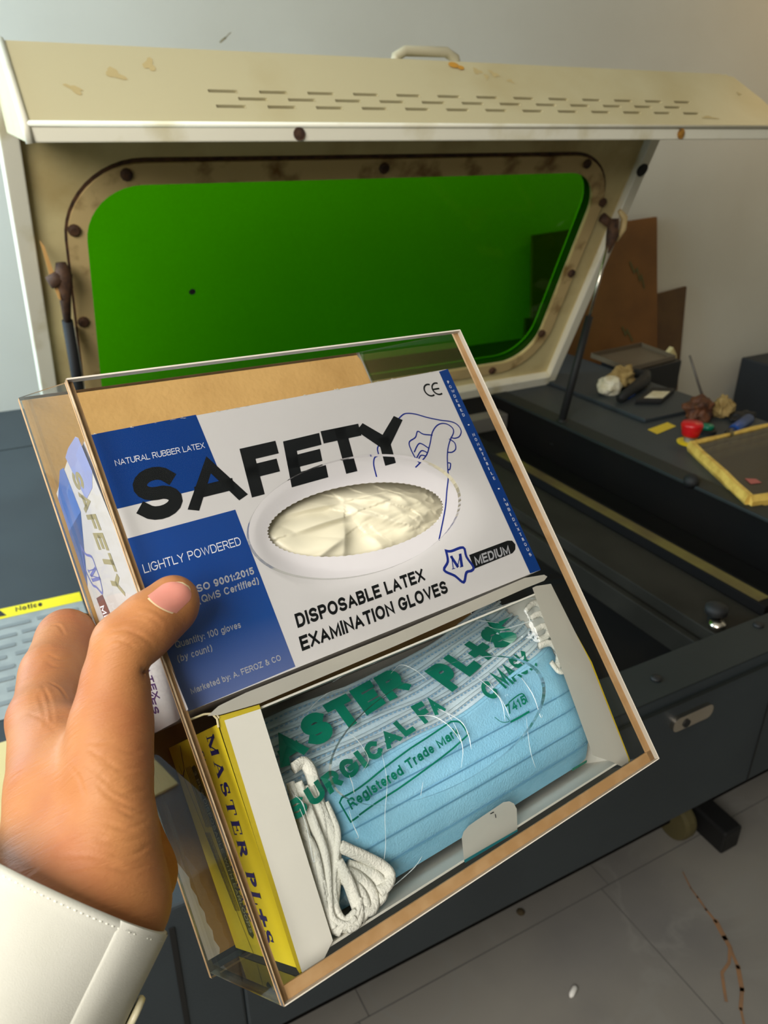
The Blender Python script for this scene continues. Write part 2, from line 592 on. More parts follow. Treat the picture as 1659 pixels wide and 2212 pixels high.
# acrylic, film, paper and card
clear_mat('acrylic', (0.975, 0.978, 0.97), 0.02, 1.15)
clear_mat('acrylic_base', (0.93, 0.945, 0.93), 0.03, 1.5)
clear_mat('acrylic_cut_edge', (0.80, 0.82, 0.76), 0.15, 1.5, extra=0.35)
clear_mat('green_acrylic', (0.24, 0.62, 0.002), 0.06, 1.12)
clear_mat('clear_sheet', (0.8, 0.8, 0.76), 0.1, 1.5, extra=0.06)
clear_mat('bag_film', (0.975, 0.985, 0.985), 0.07, 1.22, bump=0.9, bscale=30, bdist=0.005, const=0.055)
mat('kraft', (178, 140, 82), 0.75, rgb2=(160, 122, 66), nscale=14, bump=0.2, bscale=250)
mat('kraft_edge', (184, 142, 94), 0.6, rgb2=(198, 158, 112), nscale=90, ncut=(0.4, 0.65))
mat('peeled_film', (220, 216, 214), 0.5)
mat('edge_white', (206, 197, 182), 0.4)
mat('edge_tan', (196, 172, 138), 0.4, rgb2=(170, 138, 100), nscale=80, ncut=(.4, .6))
mat('card_white', (216, 212, 213), 0.45, rgb2=(211, 207, 208), nscale=6, bump=0.04, bscale=120)
mat('card_inside', (226, 222, 212), 0.7)
mat('print_blue', (0, 52, 124), 0.45, rgb2=(2, 58, 132), nscale=7, spec=0.25)
mat('print_navy', (14, 38, 130), 0.4)
mat('print_black', (18, 20, 22), 0.5, spec=0.2)
mat('print_white', (228, 228, 236), 0.5)
mat('print_grey', (172, 172, 178), 0.5)
mat('print_gold', (150, 140, 100), 0.4)
mat('print_violet', (74, 40, 96), 0.5)
mat('side_blue', (70, 110, 190), 0.4, rgb2=(150, 170, 220), nscale=12, ncut=(0.35, 0.7))
mat('side_lavender', (150, 160, 214), 0.4)
mat('box_yellow', (252, 228, 50), 0.4, rgb2=(248, 222, 54), nscale=9)
mat('box_yellow_edge', (246, 226, 70), 0.45)
mat('indigo_ink', (40, 36, 110), 0.45)
mat('pill_green', (40, 58, 36), 0.5)
mat('micro_ink', (112, 100, 44), 0.6)
mat('pill_text', (190, 196, 160), 0.5)
mat('teal_ink', (0, 116, 92), 0.35, rgb2=(0, 104, 84), nscale=60)
mat('teal_edge', (60, 160, 170), 0.5)
mat('latex', (238, 231, 204), 0.38, rgb2=(232, 224, 194), nscale=12)
mat('mask_blue', (146, 204, 232), 0.85, rgb2=(136, 196, 226), nscale=30, bump=0.25, bscale=900)
mat('mask_edge', (206, 224, 232), 0.85, rgb2=(190, 214, 228), nscale=30, bump=0.2, bscale=900)
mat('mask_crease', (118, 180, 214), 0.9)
mat('weld_blue', (120, 164, 196), 0.8)
mat('elastic_white', (234, 232, 222), 0.85, bump=0.5, bscale=900)
mat('torn_paper', (226, 212, 170), 0.8)

# print that fades from royal blue to slate (as printed on the carton)
m = bpy.data.materials.new('print_fade')
m.use_nodes = True
nt = m.node_tree
p = nt.nodes['Principled BSDF']
p.inputs['Roughness'].default_value = 0.4
tc = nt.nodes.new('ShaderNodeTexCoord')
mp = nt.nodes.new('ShaderNodeSeparateXYZ')
mr = nt.nodes.new('ShaderNodeMapRange')
rp = nt.nodes.new('ShaderNodeValToRGB')
rp.color_ramp.elements[0].color = lin(0, 62, 142)
rp.color_ramp.elements[1].color = lin(88, 104, 156)
e_ = rp.color_ramp.elements.new(0.45)
e_.color = lin(16, 70, 146)
nt.links.new(tc.outputs['Object'], mp.inputs[0])
nt.links.new(mp.outputs['Y'], mr.inputs['Value'])
FADE = mr
nt.links.new(mr.outputs[0], rp.inputs['Fac'])
nt.links.new(rp.outputs[0], p.inputs['Base Color'])
MATS['print_fade'] = m

# skin: warm brown, fine cross-hatched creases
m = mat('skin', (172, 116, 70), 0.52, rgb2=(158, 96, 60), nscale=34, ncut=(0.35, 0.75), sss=0.06, spec=0.25)
nt = m.node_tree
p = nt.nodes['Principled BSDF']
tc = nt.nodes.new('ShaderNodeTexCoord')
wv = nt.nodes.new('ShaderNodeTexVoronoi')        # fine diamond creases, stretched across the limb
wv.feature = 'DISTANCE_TO_EDGE'
wv.inputs['Scale'].default_value = 900
mpn = nt.nodes.new('ShaderNodeMapping')
mpn.inputs['Rotation'].default_value = (0.6, 0.2, 0.5)
mpn.inputs['Scale'].default_value = (0.55, 1.0, 1.0)
nz = nt.nodes.new('ShaderNodeTexNoise')          # pores
nz.inputs['Scale'].default_value = 1500
nz.inputs['Detail'].default_value = 3
ad = nt.nodes.new('ShaderNodeMath')
ad.operation = 'MULTIPLY_ADD'
ad.inputs[1].default_value = 0.25
bn = nt.nodes.new('ShaderNodeBump')
bn.inputs['Strength'].default_value = 0.22
bn.inputs['Distance'].default_value = 0.0004
nt.links.new(tc.outputs['Object'], mpn.inputs['Vector'])
nt.links.new(mpn.outputs[0], wv.inputs['Vector'])
nt.links.new(tc.outputs['Object'], nz.inputs['Vector'])
nt.links.new(nz.outputs['Fac'], ad.inputs[0])
nt.links.new(wv.outputs['Distance'], ad.inputs[2])
nt.links.new(ad.outputs[0], bn.inputs['Height'])
# longer wrinkles running across the forearm and fingers
dirs = [Vector((0.0037, 0.0672, 0.0332)).normalized()]
dirs.append(dirs[0].orthogonal().normalized())
dirs.append(dirs[0].cross(dirs[1]))
cx_ = nt.nodes.new('ShaderNodeCombineXYZ')
for k, (d, sc) in enumerate(zip(dirs, (430, 70, 70))):
    dp = nt.nodes.new('ShaderNodeVectorMath')
    dp.operation = 'DOT_PRODUCT'
    dp.inputs[1].default_value = d * sc
    nt.links.new(tc.outputs['Object'], dp.inputs[0])
    nt.links.new(dp.outputs['Value'], cx_.inputs[k])
nw = nt.nodes.new('ShaderNodeTexNoise')
nw.inputs['Scale'].default_value = 1
nw.inputs['Detail'].default_value = 4
nw.inputs['Distortion'].default_value = 0.8
nt.links.new(cx_.outputs[0], nw.inputs['Vector'])
bw = nt.nodes.new('ShaderNodeBump')
bw.inputs['Strength'].default_value = 0.4
bw.inputs['Distance'].default_value = 0.0009
nt.links.new(nw.outputs['Fac'], bw.inputs['Height'])
nt.links.new(bn.outputs['Normal'], bw.inputs['Normal'])
nt.links.new(bw.outputs['Normal'], p.inputs['Normal'])
mat('nail', (206, 136, 120), 0.28, rgb2=(198, 126, 112), nscale=60, sss=0.1)
mat('nail_rim', (214, 190, 150), 0.5)
mat('shirt', (200, 198, 186), 0.85, rgb2=(194, 192, 178), nscale=20, bump=0.15, bscale=2500)
mat('thread', (216, 214, 200), 0.9)
mat('button', (226, 216, 180), 0.3)
M_ = MATS

# milky film standing in for highlights on the bag's creases
m = bpy.data.materials.new('film_glint')
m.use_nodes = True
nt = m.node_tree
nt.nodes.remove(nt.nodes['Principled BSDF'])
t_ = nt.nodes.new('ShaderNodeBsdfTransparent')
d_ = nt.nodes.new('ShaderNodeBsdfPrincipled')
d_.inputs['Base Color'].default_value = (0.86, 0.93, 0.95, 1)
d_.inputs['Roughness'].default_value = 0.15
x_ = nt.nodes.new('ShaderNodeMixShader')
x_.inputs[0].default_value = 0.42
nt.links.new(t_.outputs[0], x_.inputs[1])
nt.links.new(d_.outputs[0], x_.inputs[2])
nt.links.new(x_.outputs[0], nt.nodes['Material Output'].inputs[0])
MATS['film_glint'] = m


# ================================================================== the room
def setting(mb, name, mm, **k):
    o = mb.build(name, mm, **k)
    o['kind'] = 'structure'
    return o


WY = 2.72          # back wall
# marble floor with grout joints and veins cut into the material by position
fl = MATS['marble']
nt = fl.node_tree
pb = nt.nodes['Principled BSDF']
src = pb.inputs['Base Color'].links[0].from_socket
tc = nt.nodes.new('ShaderNodeTexCoord')
n1 = nt.nodes.new('ShaderNodeTexNoise')
n1.inputs['Scale'].default_value = 1.6
n1.inputs['Detail'].default_value = 7
n1.inputs['Distortion'].default_value = 1.8
nt.links.new(tc.outputs['Object'], n1.inputs['Vector'])
rv = nt.nodes.new('ShaderNodeValToRGB')      # thin dark veins where the noise crosses 0.5
cr = rv.color_ramp
cr.elements[0].position, cr.elements[0].color = 0.475, (0, 0, 0, 1)
cr.elements[1].position, cr.elements[1].color = 0.525, (0, 0, 0, 1)
e_ = cr.elements.new(0.5)
e_.color = (1, 1, 1, 1)
nt.links.new(n1.outputs['Fac'], rv.inputs['Fac'])
mxv = nt.nodes.new('ShaderNodeMixRGB')
mxv.inputs[2].default_value = lin(140, 138, 132)
ml = nt.nodes.new('ShaderNodeMath')
ml.operation = 'MULTIPLY'
ml.inputs[1].default_value = 0.55
nt.links.new(rv.outputs['Color'], ml.inputs[0])
nt.links.new(ml.outputs[0], mxv.inputs[0])
nt.links.new(src, mxv.inputs[1])
nt.links.new(mxv.outputs[0], pb.inputs['Base Color'])
mb = MB()
mb.box((-1.4, -1.9, -0.05), (4.6, WY + 0.2, 0.0))
setting(mb, 'floor', [MATS['marble']])
# grout joints and a rust-coloured crack in the tiles (thin inlays, part of the floor finish)
mb = MB()
JY = 1.055 * 0.75
for y in (JY - 0.6, JY - 1.2, JY):
    mb.box((-1.25, y - 0.0012, 0.0), (4.6, y + 0.0012, 0.0006))
for x in (1.296 * 0.75 - 1.2, 1.296 * 0.75 - 0.6, 1.296 * 0.75, 1.296 * 0.75 + 0.6):
    mb.box((x - 0.0012, -1.9, 0.0), (x + 0.0012, JY, 0.0006))
    mb.box((x + 0.02, JY, 0.0), (x + 0.0224, WY, 0.0006))
setting(mb, 'trim_1', [MATS['marble_grout']])
mb = MB()
cr_ = [(1.55, .98), (1.528, .93), (1.522, .90), (1.512, .86), (1.506, .82), (1.488, .775), (1.478, .75), (1.45, .70), (1.41, .655), (1.366, .623), (1.33, .58)]
for i, t in enumerate([.004, .005, .006, .007, .014, .012, .009, .012, .010, .006]):
    line(mb, cr_[i:i + 2], t, lambda x, y: mu(x, y, -0.4 + 0.0016 / 0.75))
line(mb, [(1.478, .75), (1.44, .72), (1.40, .71), (1.372, .68), (1.35, .655)], .008, lambda x, y: mu(x, y, -0.4 + 0.0018 / 0.75))
setting(mb, 'trim_2', [mat('rust_vein', (150, 112, 78), 0.6, rgb2=(132, 104, 80), nscale=40)])

mb = MB()
mb.box((-1.4, WY, 0), (4.6, WY + 0.15, 2.9))
setting(mb, 'wall_back', [MATS['wall_paint']])
mb = MB()
mb.box((-1.4, -1.9, 2.9), (4.6, WY + 0.15, 3.0))
setting(mb, 'ceiling', [MATS['ceiling_paint']])
mb = MB()
mb.box((4.45, -1.9, 0), (4.6, WY, 2.9))
setting(mb, 'wall_right', [MATS['wall_paint']])
mb = MB()
mb.box((-1.4, -2.05, 0), (4.6, -1.9, 2.9))
setting(mb, 'wall_front', [mat('far_wall_paint', (96, 88, 72), 0.9)])
# left wall with two window openings
wins = [(-1.3, 0.5, 1.70, 2.80), (1.53, 2.57, 1.05, 2.45)]
T = lambda y, z, x: Vector((x, y, z))
mb = plate([(-1.9, 0), (WY, 0), (WY, 2.9), (-1.9, 2.9)], [[(a, c), (b, c), (b, d), (a, d)] for a, b, c, d in wins], T, -1.4, -1.28)
setting(mb, 'wall_left', [MATS['wall_paint']])
for i, (a, b, c, d) in enumerate(wins):
    o = [(a, c), (b, c), (b, d), (a, d)]
    h = [[(a + .05, c + .05), ((a + b) / 2 - .02, c + .05), ((a + b) / 2 - .02, d - .05), (a + .05, d - .05)],
         [((a + b) / 2 + .02, c + .05), (b - .05, c + .05), (b - .05, d - .05), ((a + b) / 2 + .02, d - .05)]]
    w = setting(plate(o, h, T, -1.38, -1.33), 'window_%d' % (i + 1), [MATS['off_white']])
    g = MB().box((-1.357, a + .05, c + .05), (-1.353, b - .05, d - .05)).build('window_glass', MATS['acrylic'], w)

# a scuff on the back wall
mb = MB()
for q in ([(1.168, 1.943), (1.18, 1.952), (1.19, 1.958)], [(1.188, 1.957), (1.205, 1.972), (1.215, 1.978)]):
    line(mb, q, 0.007 if q[0][0] < 1.18 else 0.003, lambda x, z: Vector((0.75 * 1.005 * x, WY - 0.0008, 0.75 * z + 0.3)))
setting(mb, 'trim_3', [mat('wall_scuff', (150, 140, 110), 0.9)])

# two specks on the tiles
t = MB().lathe(mu(1.038, 1.105, -.4), (0, 0, 1), [(.001, 0), (.008, .001), (.0095, .003), (.006, .006), (.001, .007)], 9).build('crumb', MATS['crumb'], smooth=True)
tagset(t, 'small brown crumb on the marble floor by the machine', 'crumb')
mb = MB().tube([mu(1.0, .848, -.393), mu(1.006, .851, -.391), mu(1.026, .861, -.391), mu(1.032, .864, -.393)], [.002, .0055, .0055, .002], 10)
t = mb.build('pebble', MATS['pebble_white'], smooth=True)
tagset(t, 'small glossy white pebble on the marble floor', 'pebble')

# ================================================================== the laser cutter
ZT = 0.56
LC = thing('laser_cutter', 'large grey laser cutting machine with its cream lid propped open behind the hand', 'machine', mu(1.0, 1.6, -0.4))
cab = MB()
bx = lambda a, b, mi=0: cab.box(a, b, mu, mi)
bx((-.75, .828, .145), (.175, 3.45, ZT))                 # left deck
bx((1.99, .828, .145), (2.75, 3.45, ZT))                 # right deck
bx((.175, 2.74, .145), (1.99, 3.45, ZT))                 # rear deck
bx((.175, .828, .145), (1.99, .925, ZT))                 # front rim
bx((.175, .925, .145), (1.99, 2.74, .20), 1)             # floor of the well
bx((-.55, 1.10, -.345), (2.6, 3.3, .145), 1)             # recessed base
cab.build('cabinet', [M_['grey_enamel'], M_['interior_black']], LC, bevel=0.004)
mb = MB()
for q in ((.182, .925, .2, .186, 2.74, .553), (1.979, .925, .2, 1.985, 2.74, .553), (.19, 2.725, .2, 1.98, 2.735, .553), (.19, .928, .2, 1.98, .934, .553)):
    mb.box(q[:3], q[3:], mu)
mb.build('well_lining', M_['interior_black'], LC)
# seams of the sheet-metal skin
mb = MB()
mb.hexa([mu(*q) for q in [(.070, .8255, .15), (.078, .8255, .15), (.078, .83, .15), (.070, .83, .15), (.075, .8255, .520), (.083, .8255, .520), (.083, .83, .52), (.075, .83, .52)]])
mb.build('panel_gap', M_['black_metal'], LC)
mb = MB().box((1.474, .8262, .15), (1.478, .829, .45), mu)
mb.build('panel_gap', M_['black_metal'], LC)
mb = MB()
mb.box((-.75, 2.965, ZT), (.15, 2.972, ZT + .001), mu)
mb.build('deck_seam', M_['dark_grey'], LC)
mb = MB()
mb.box((2.06, 1.25, ZT), (2.064, 2.7, ZT + .001), mu)
mb.build('deck_seam', M_['dark_grey'], LC)
MB().box((1.985, .93, .515), (2.06, 2.70, ZT + .004), mu).build('well_rim', M_['dark_grey'], LC, bevel=.003)
MB().box((.17, .826, ZT), (1.985, .93, ZT + .004), mu).build('front_rim', M_['dark_grey'], LC, bevel=.002)
MB().box((.16, .822, ZT - .035), (1.985, .829, ZT - .028), mu).build('front_rim_bead', M_['dark_grey'], LC)
MB().box((2.30, 2.075, ZT), (2.70, 3.12, ZT + .016), mu).build('hatch_plate', M_['grey_enamel'], LC, bevel=.003)
# inside the well
MB().box((.2, .95, .42), (1.385, 2.6, .44), mu).build('honeycomb_bed', M_['interior_black'], LC)
mb = MB()
mb.box((1.375, .93, .44), (1.395, 2.6, .505), mu)
mb.box((.2, .935, .44), (1.395, .952, .47), mu)
mb.build('bed_frame', M_['bed_grey'], LC, bevel=.002)
MB().box((1.41, .90, .49), (1.575, 2.55, .53), mu).build('side_plate', M_['bed_grey'], LC, bevel=.002)
gr = MB().box((1.585, .96, .46), (1.645, 2.55, .552), mu).build('guide_rail', M_['interior_black'], LC, bevel=.002)
MB().box((1.592, .985, .552), (1.632, 2.1, .5535), mu).build('rail_tape', M_['brown_rail'], gr)
MB().box((1.70, 1.0, .30), (1.94, 2.5, .42), mu).build('belt_cover', M_['interior_black'], LC)
MB().box((.25, 2.53, .45), (1.97, 2.60, .515), mu).build('gantry_beam', M_['aluminium'], LC, bevel=.003)
mb = MB().lathe(mu(1.455, 1.0, .53), (0, 0, 1), [(.012, 0), (.012, .016), (.02, .018), (.02, .03), (.006, .034)], 14)
mb.build('clamp_knob', M_['black_rubber'], LC, smooth=True)
mb = MB().lathe(mu(1.435, .975, .53), (0, 0, 1), [(.015, 0), (.015, .012), (.004, .014)], 14)
mb.build('clamp_knob', M_['chrome'], LC, smooth=True)
for x, y in ((1.484, .905), (1.125, .875)):
    MB().lathe(mu(x, y, .5635 if x < 1.3 else .5635), (0, 0, 1), [(.009, 0), (.009, .003), (.003, .004)], 12).build('screw', M_['black_metal'], LC, smooth=True)
MB().lathe(mu(1.99, 1.56, .575), (-.3, -.2, 1), [(.018, -.012), (.02, .004), (.012, .012), (.002, .014)], 14).build('rubber_stop', M_['black_rubber'], LC, smooth=True)
# flush chrome latch with a keyhole on the front
la = MB()
T = lambda x, z, y: mu(x, y, z)
plate(rrect(1.137, .452, 1.257, .489, .016), [], T, .828, .818, la)
la = la.build('front_latch', M_['chrome'], LC, bevel=.002)
MB().lathe(mu(1.176, .818, .466), (0, -1, 0), [(.0001, 0), (.0075, 0), (.0075, .002), (.0001, .002)], 14).build('keyhole', M_['black_metal'], la)
# levelling foot and castor
MB().hexa([mu(*q) for q in [(1.69, .962, -.385), (1.765, .962, -.385), (1.775, 1.25, -.385), (1.70, 1.25, -.385),
                            (1.69, .962, -.30), (1.765, .962, -.30), (1.775, 1.25, -.30), (1.70, 1.25, -.30)]]).build('levelling_foot', M_['black_metal'], LC, bevel=.006)
ca = MB().box((1.60, 1.10, -.29), (1.68, 1.22, -.20), mu).build('castor', M_['rust'], LC, bevel=.003)
MB().lathe(mu(1.61, 1.10, -.335), (1, 0, 0), [(.001, 0), (.045, .002), (.048, .012), (.048, .03), (.045, .038), (.001, .04)], 22).build('wheel', mat('old_wheel', (92, 84, 52), 0.7), ca, smooth=False)
for x, y in ((-.4, 1.2), (-.4, 3.1), (2.45, 3.1)):
    MB().lathe(mu(x, y, -.335) - Vector((.02, 0, 0)), (1, 0, 0), [(.001, 0), (.048, .002), (.048, .036), (.001, .04)], 18).build('castor', MATS['old_wheel'], LC)
# warning notice on the left deck
nl = MB()
P = lambda x, y, h=0.0: mu(x, y, ZT + .0012 + h)
nl.poly([P(-.22, 1.815), P(.105, 1.795), P(.105, 1.39), P(-.22, 1.40)])
nl = nl.build('notice_label', M_['notice_grey'], LC)
MB().poly([P(-.22, 1.835, .0006), P(.105, 1.818, .0006), P(.105, 1.772, .0006), P(-.22, 1.785, .0006)]).build('notice_band', M_['yellow_print'], nl)
mb = MB()
TT = lambda x, y: P(x, y, .0012)
lettering(mb, 'Notice', (-.045, 1.796), (.015, 1.793), (-.0445, 1.819), TT, .22)
mb.poly([TT(-.092, 1.792), TT(-.066, 1.79), TT(-.079, 1.822)])
mb.build('notice_lettering', M_['ink_black'], nl)
mb = MB()
random.seed(3)
for r in range(8):
    y = 1.735 - r * .042
    x = -.2
    while x < .08:
        w = random.uniform(.05, .16)
        mb.poly([TT(x, y), TT(min(x + w, .09), y - .003), TT(min(x + w, .09), y + .011), TT(x, y + .014)])
        x += w + random.uniform(.008, .02)
mb.build('notice_small_print', M_['notice_text'], nl, kind='stuff')
pl = MB().box((-.30, 1.02, ZT), (-.085, 1.325, ZT + .004), mu).build('paper_note', M_['pale_card'])
tagset(pl, 'pale paper note lying on the grey deck left of the wrist', 'paper')

# emergency stop and push button on the right deck
es = MB().lathe(mu(2.285, 1.835, ZT), (0, 0, 1), [(.001, 0), (.033, 0), (.034, .004), (.024, .006), (.001, .006)], 28).build('emergency_stop', M_['yellow_plastic'], LC, smooth=False)
MB().lathe(mu(2.285, 1.835, ZT + .006), (0, 0, 1), [(.016, 0), (.016, .016)], 20).build('stem', M_['aluminium'], es)
MB().lathe(mu(2.285, 1.835, ZT + .028), (0, 0, 1), [(.001, 0), (.022, 0), (.024, .006), (.030, .03), (.030, .034), (.026, .040), (.001, .042)], 28).build('mushroom_cap', M_['red_plastic'], es, smooth=True)
pbn = MB().lathe(mu(2.43, 1.88, ZT), (0, 0, 1), [(.001, 0), (.026, 0), (.026, .010), (.02, .012), (.001, .012)], 24).build('push_button', M_['black_rubber'], LC)
MB().lathe(mu(2.43, 1.88, ZT + .015), (0, 0, 1), [(.018, 0), (.018, .010), (.014, .014), (.001, .015)], 24).build('green_cap', M_['green_plastic'], pbn, smooth=True)
MB().poly([mu(*q, ZT + .0015) for q in [(2.245, 1.955), (2.38, 1.985), (2.385, 2.035), (2.25, 2.01)]]).build('yellow_sticker', M_['yellow_plastic'], LC)

# ------------------------------------------------------------------ the lid
LU, LN = Vector((0, -.395, .919)), Vector((0, .919, .395))


def ld(x, s, t):
    """lid frame: x across, s up from the hinge, t back through the lid"""
    q = Vector((0, 2.675, ZT)) + LU * s + LN * t
    return mu(x, q.y, q.z)


XL, XR = .157, 2.335
SL = 1.14
mb = MB()
hole = rrect(.335, .150, 2.150, .990, .16, 10)
plate([(XL + .01, 0), (XR - .01, 0), (XR - .01, SL), (XL + .01, SL)], [hole], ld, .030, .036, mb, 1)     # inner panel
plate([(XL, 0), (XR, 0), (XR, SL + .12), (XL, SL + .12)], [hole], ld, .075, .082, mb, 0)                 # outer panel
mb.hexa([ld(*q) for q in [(XL, 0, 0), (XL + .046, 0, 0), (XL + .046, 0, .078), (XL, 0, .078), (XL, SL + .1, 0), (XL + .046, SL + .1, 0), (XL + .046, SL + .1, .078), (XL, SL + .1, .078)]], 2)
mb.hexa([ld(*q) for q in [(XR - .046, 0, 0), (XR, 0, 0), (XR, 0, .078), (XR - .046, 0, .078), (XR - .046, SL + .1, 0), (XR, SL + .1, 0), (XR, SL + .1, .078), (XR - .046, SL + .1, .078)]], 2)
mb.hexa([ld(*q) for q in [(XL + .046, 0, -.004), (XR - .046, 0, -.004), (XR - .046, 0, .078), (XL + .046, 0, .078), (XL + .046, .048, -.004), (XR - .046, .048, -.004), (XR - .046, .06, .078), (XL + .046, .06, .078)]], 2)
lid = mb.build('lid', [M_['cream_enamel'], M_['cream_inner'], M_['lip_enamel']], LC, bevel=.003)
trim = plate(rrect(.288, .102, 2.202, 1.046, .215, 12), [rrect(.338, .153, 2.147, .987, .157, 10)], ld, .018, .0299, MB())
trim.build('window_gasket', M_['gasket_tape'], lid, bevel=.002)
mb = plate(rrect(.281, .095, 2.209, 1.056, .222, 12), [rrect(.289, .103, 2.201, 1.045, .214, 12)], ld, .026, .0297, MB())
mb.build('gasket_seam', M_['rust'], lid)
plate(rrect(.31, .125, 2.175, 1.015, .18, 10), [], ld, .0375, .0425, MB()).build('window_pane', M_['green_acrylic'], lid)
for x, s in ((.453, 1.018), (1.23, 1.02), (2.046, 1.02), (.306, .868), (.304, .575), (2.194, .872), (2.181, .575), (2.15, .29), (1.95, .125), (.5, .125), (1.23, .122)):
    MB().lathe(ld(x, s, .018), -LN, [(.001, -.004), (.0125, -.002), (.0125, .006), (.008, .009), (.001, .009)], 10).build('screw', M_['rust'], lid)
MB().lathe(ld(.64, .63, .0374), -LN, [(.0001, 0), (.008, 0), (.008, .0006), (.0001, .0006)], 12).build('window_hole', M_['black_metal'], lid)
MB().lathe(ld(XR - .028, 1.0, -.0), -LN, [(.001, -.002), (.017, -.002), (.018, .003), (.014, .005), (.001, .005)], 16).build('rim_plug', M_['black_rubber'], lid)

# front skirt of the lid: ridge, slotted slope, lip
RX0, RX1, LX0, LX1 = .172, 2.305, .172, 2.40
RIDGE, LIPT, LIPB = (1.95, 1.768), (1.765, 1.617), (1.769, 1.583)
dY, dZ = (LIPT[0] - RIDGE[0]), (LIPT[1] - RIDGE[1])
LS = math.hypot(dY, dZ)


def slope(x, s, n=0.0):
    k = s / LS
    ny, nz = dZ / LS, -dY / LS            # outward normal: towards the viewer and up
    return mu(x, RIDGE[0] + dY * k + ny * n, RIDGE[1] + dZ * k + nz * n)


slots = []
for yy, x0, cnt in ((1.845, .561, 13), (1.827, .622, 12), (1.808, .565, 13)):
    s = (RIDGE[0] - yy) / -dY * LS
    for k in range(cnt):
        slots.append((x0 + .1165 * k, s))
holes = [[(x, s - .005), (x + .067, s - .005), (x + .067, s + .005), (x, s + .005)] for x, s in slots]
hood = plate([(RX0, 0), (RX1 - .06, 0), (RX1, .012), (RX1 + (LX1 - RX1) * .55, LS * .45), (LX1, LS), (LX0, LS)], holes, slope, -.012, 0, MB(), 0)
hb = MB()
hood_n = hood
hood_n.hexa([mu(*q) for q in [(RX0, *RIDGE), (RX1 - .04, *RIDGE), (RX1 - .06, 2.255, 1.742), (RX0, 2.255, 1.742), (RX0, RIDGE[0] + .02, RIDGE[1] - .012), (RX1 - .05, RIDGE[0] + .02, RIDGE[1] - .012), (RX1 - .06, 2.255, 1.728), (RX0, 2.255, 1.728)]], 0)
hood_n.hexa([mu(*q) for q in [(LX0 + .006, *LIPT), (LX1, *LIPT), (LX1, LIPT[0] + .03, LIPT[1] + .004), (LX0 + .006, LIPT[0] + .03, LIPT[1] + .004),
                              (LX0 + .011, *LIPB), (LX1, *LIPB), (LX1, LIPB[0] + .03, LIPB[1] + .004), (LX0 + .011, LIPB[0] + .03, LIPB[1] + .004)]], 1)
for xx, x2 in ((LX0, LX0 + .010), (RX1 - .03, RX1 - .02)):
    pts = [mu(xx, RIDGE[0], RIDGE[1]), mu(xx, LIPT[0] + .004, LIPT[1]), mu(xx, LIPB[0] + .01, LIPB[1]), mu(xx, 2.17, 1.60), mu(xx, 2.25, 1.742)]
    hood_n.prism(pts, Vector((.75 * (x2 - xx), 0, 0)), 0)
hood = hood_n.build('front_skirt', [M_['cream_enamel'], M_['lip_enamel']], lid, bevel=.0025)
# pale tubes along the skirt's edges
mb = MB().tube([mu(LX0 + .002, *RIDGE), mu(LX0 + .002, *LIPT), mu(LX0 + .006, *LIPB)], .0065, 8)
mb.build('pale_edge', M_['lip_enamel'], hood, smooth=True)
MB().tube([mu(LX0, LIPT[0], LIPT[1]), mu(LX1, LIPT[0], LIPT[1])], .0042, 8).build('pale_edge', M_['lip_enamel'], hood, smooth=True)  # bright highlight line of the lip, built in as a pale tube
for x in (.735, 1.918):
    MB().lathe(mu(x, LIPT[0] - .001, 1.599), (0, -1, 0), [(.001, -.002), (.0105, 0), (.0105, .001), (.006, .001), (.006, .0025), (.001, .003)], 14, 0).build('lip_screw', M_['rust'] if x < 1 else M_['rust_stain'], hood)
mb = MB()
for (x, s, r) in ((1.245, .018, .016), (1.262, .027, .011)):
    c = slope(x, s, .003)
    mb.add([c + (slope(x + r * math.cos(a), s + .7 * r * math.sin(a), .002) - slope(x, s, .002)) for a in [2 * math.pi * k / 12 for k in range(12)]], [tuple(range(12))])
mb.build('glue_drop', M_['amber'], hood)
# worn stains on the skirt, irregular in outline
mb = MB()
random.seed(11)
for (x, s, rx, ry, an) in ((.375, .09, .02, .013, .9), (.455, .06, .012, .02, .2), (.285, .14, .017, .009, .7), (1.31, .035, .012, .012, .4), (1.36, .045, .014, .010, .9), (1.40, .07, .010, .006, .3), (1.33, .055, .006, .010, .3), (2.06, .20, .03, .006, .1), (2.27, .09, .008, .006, .5)):
    q = []
    for k in range(18):
        a = 2 * math.pi * k / 18
        r = 1 + .35 * math.sin(3 * a + x * 40) + random.uniform(-.2, .2)
        u, v = rx * r * math.cos(a), ry * r * math.sin(a)
        q.append(slope(x + u * math.cos(an) - v * math.sin(an), s + u * math.sin(an) + v * math.cos(an), .0008))
    mb.poly(q)
mb.build('stain', mat('skirt_stain', (186, 166, 116), 0.6), hood, kind='stuff')
# handle on the ridge
hd = MB().tube([mu(1.098, 1.985, 1.755), mu(1.102, 1.985, 1.775), mu(1.128, 1.985, 1.789), mu(1.252, 1.985, 1.791), mu(1.282, 1.985, 1.777), mu(1.288, 1.985, 1.755)], .0095, 12)
hd.build('handle', mat('handle_enamel', (176, 168, 140), 0.5), lid, smooth=True)

# gas struts
def strut(top, mid, bot, name='gas_strut'):
    top, mid, bot = mu(*top), mu(*mid), mu(*bot)
    o = MB().tube([mid, bot], .0115, 14).build(name, M_['black_rubber'], LC, smooth=True)
    MB().tube([top, mid], .0048, 10).build('rod', M_['chrome'], o, smooth=True)
    return o


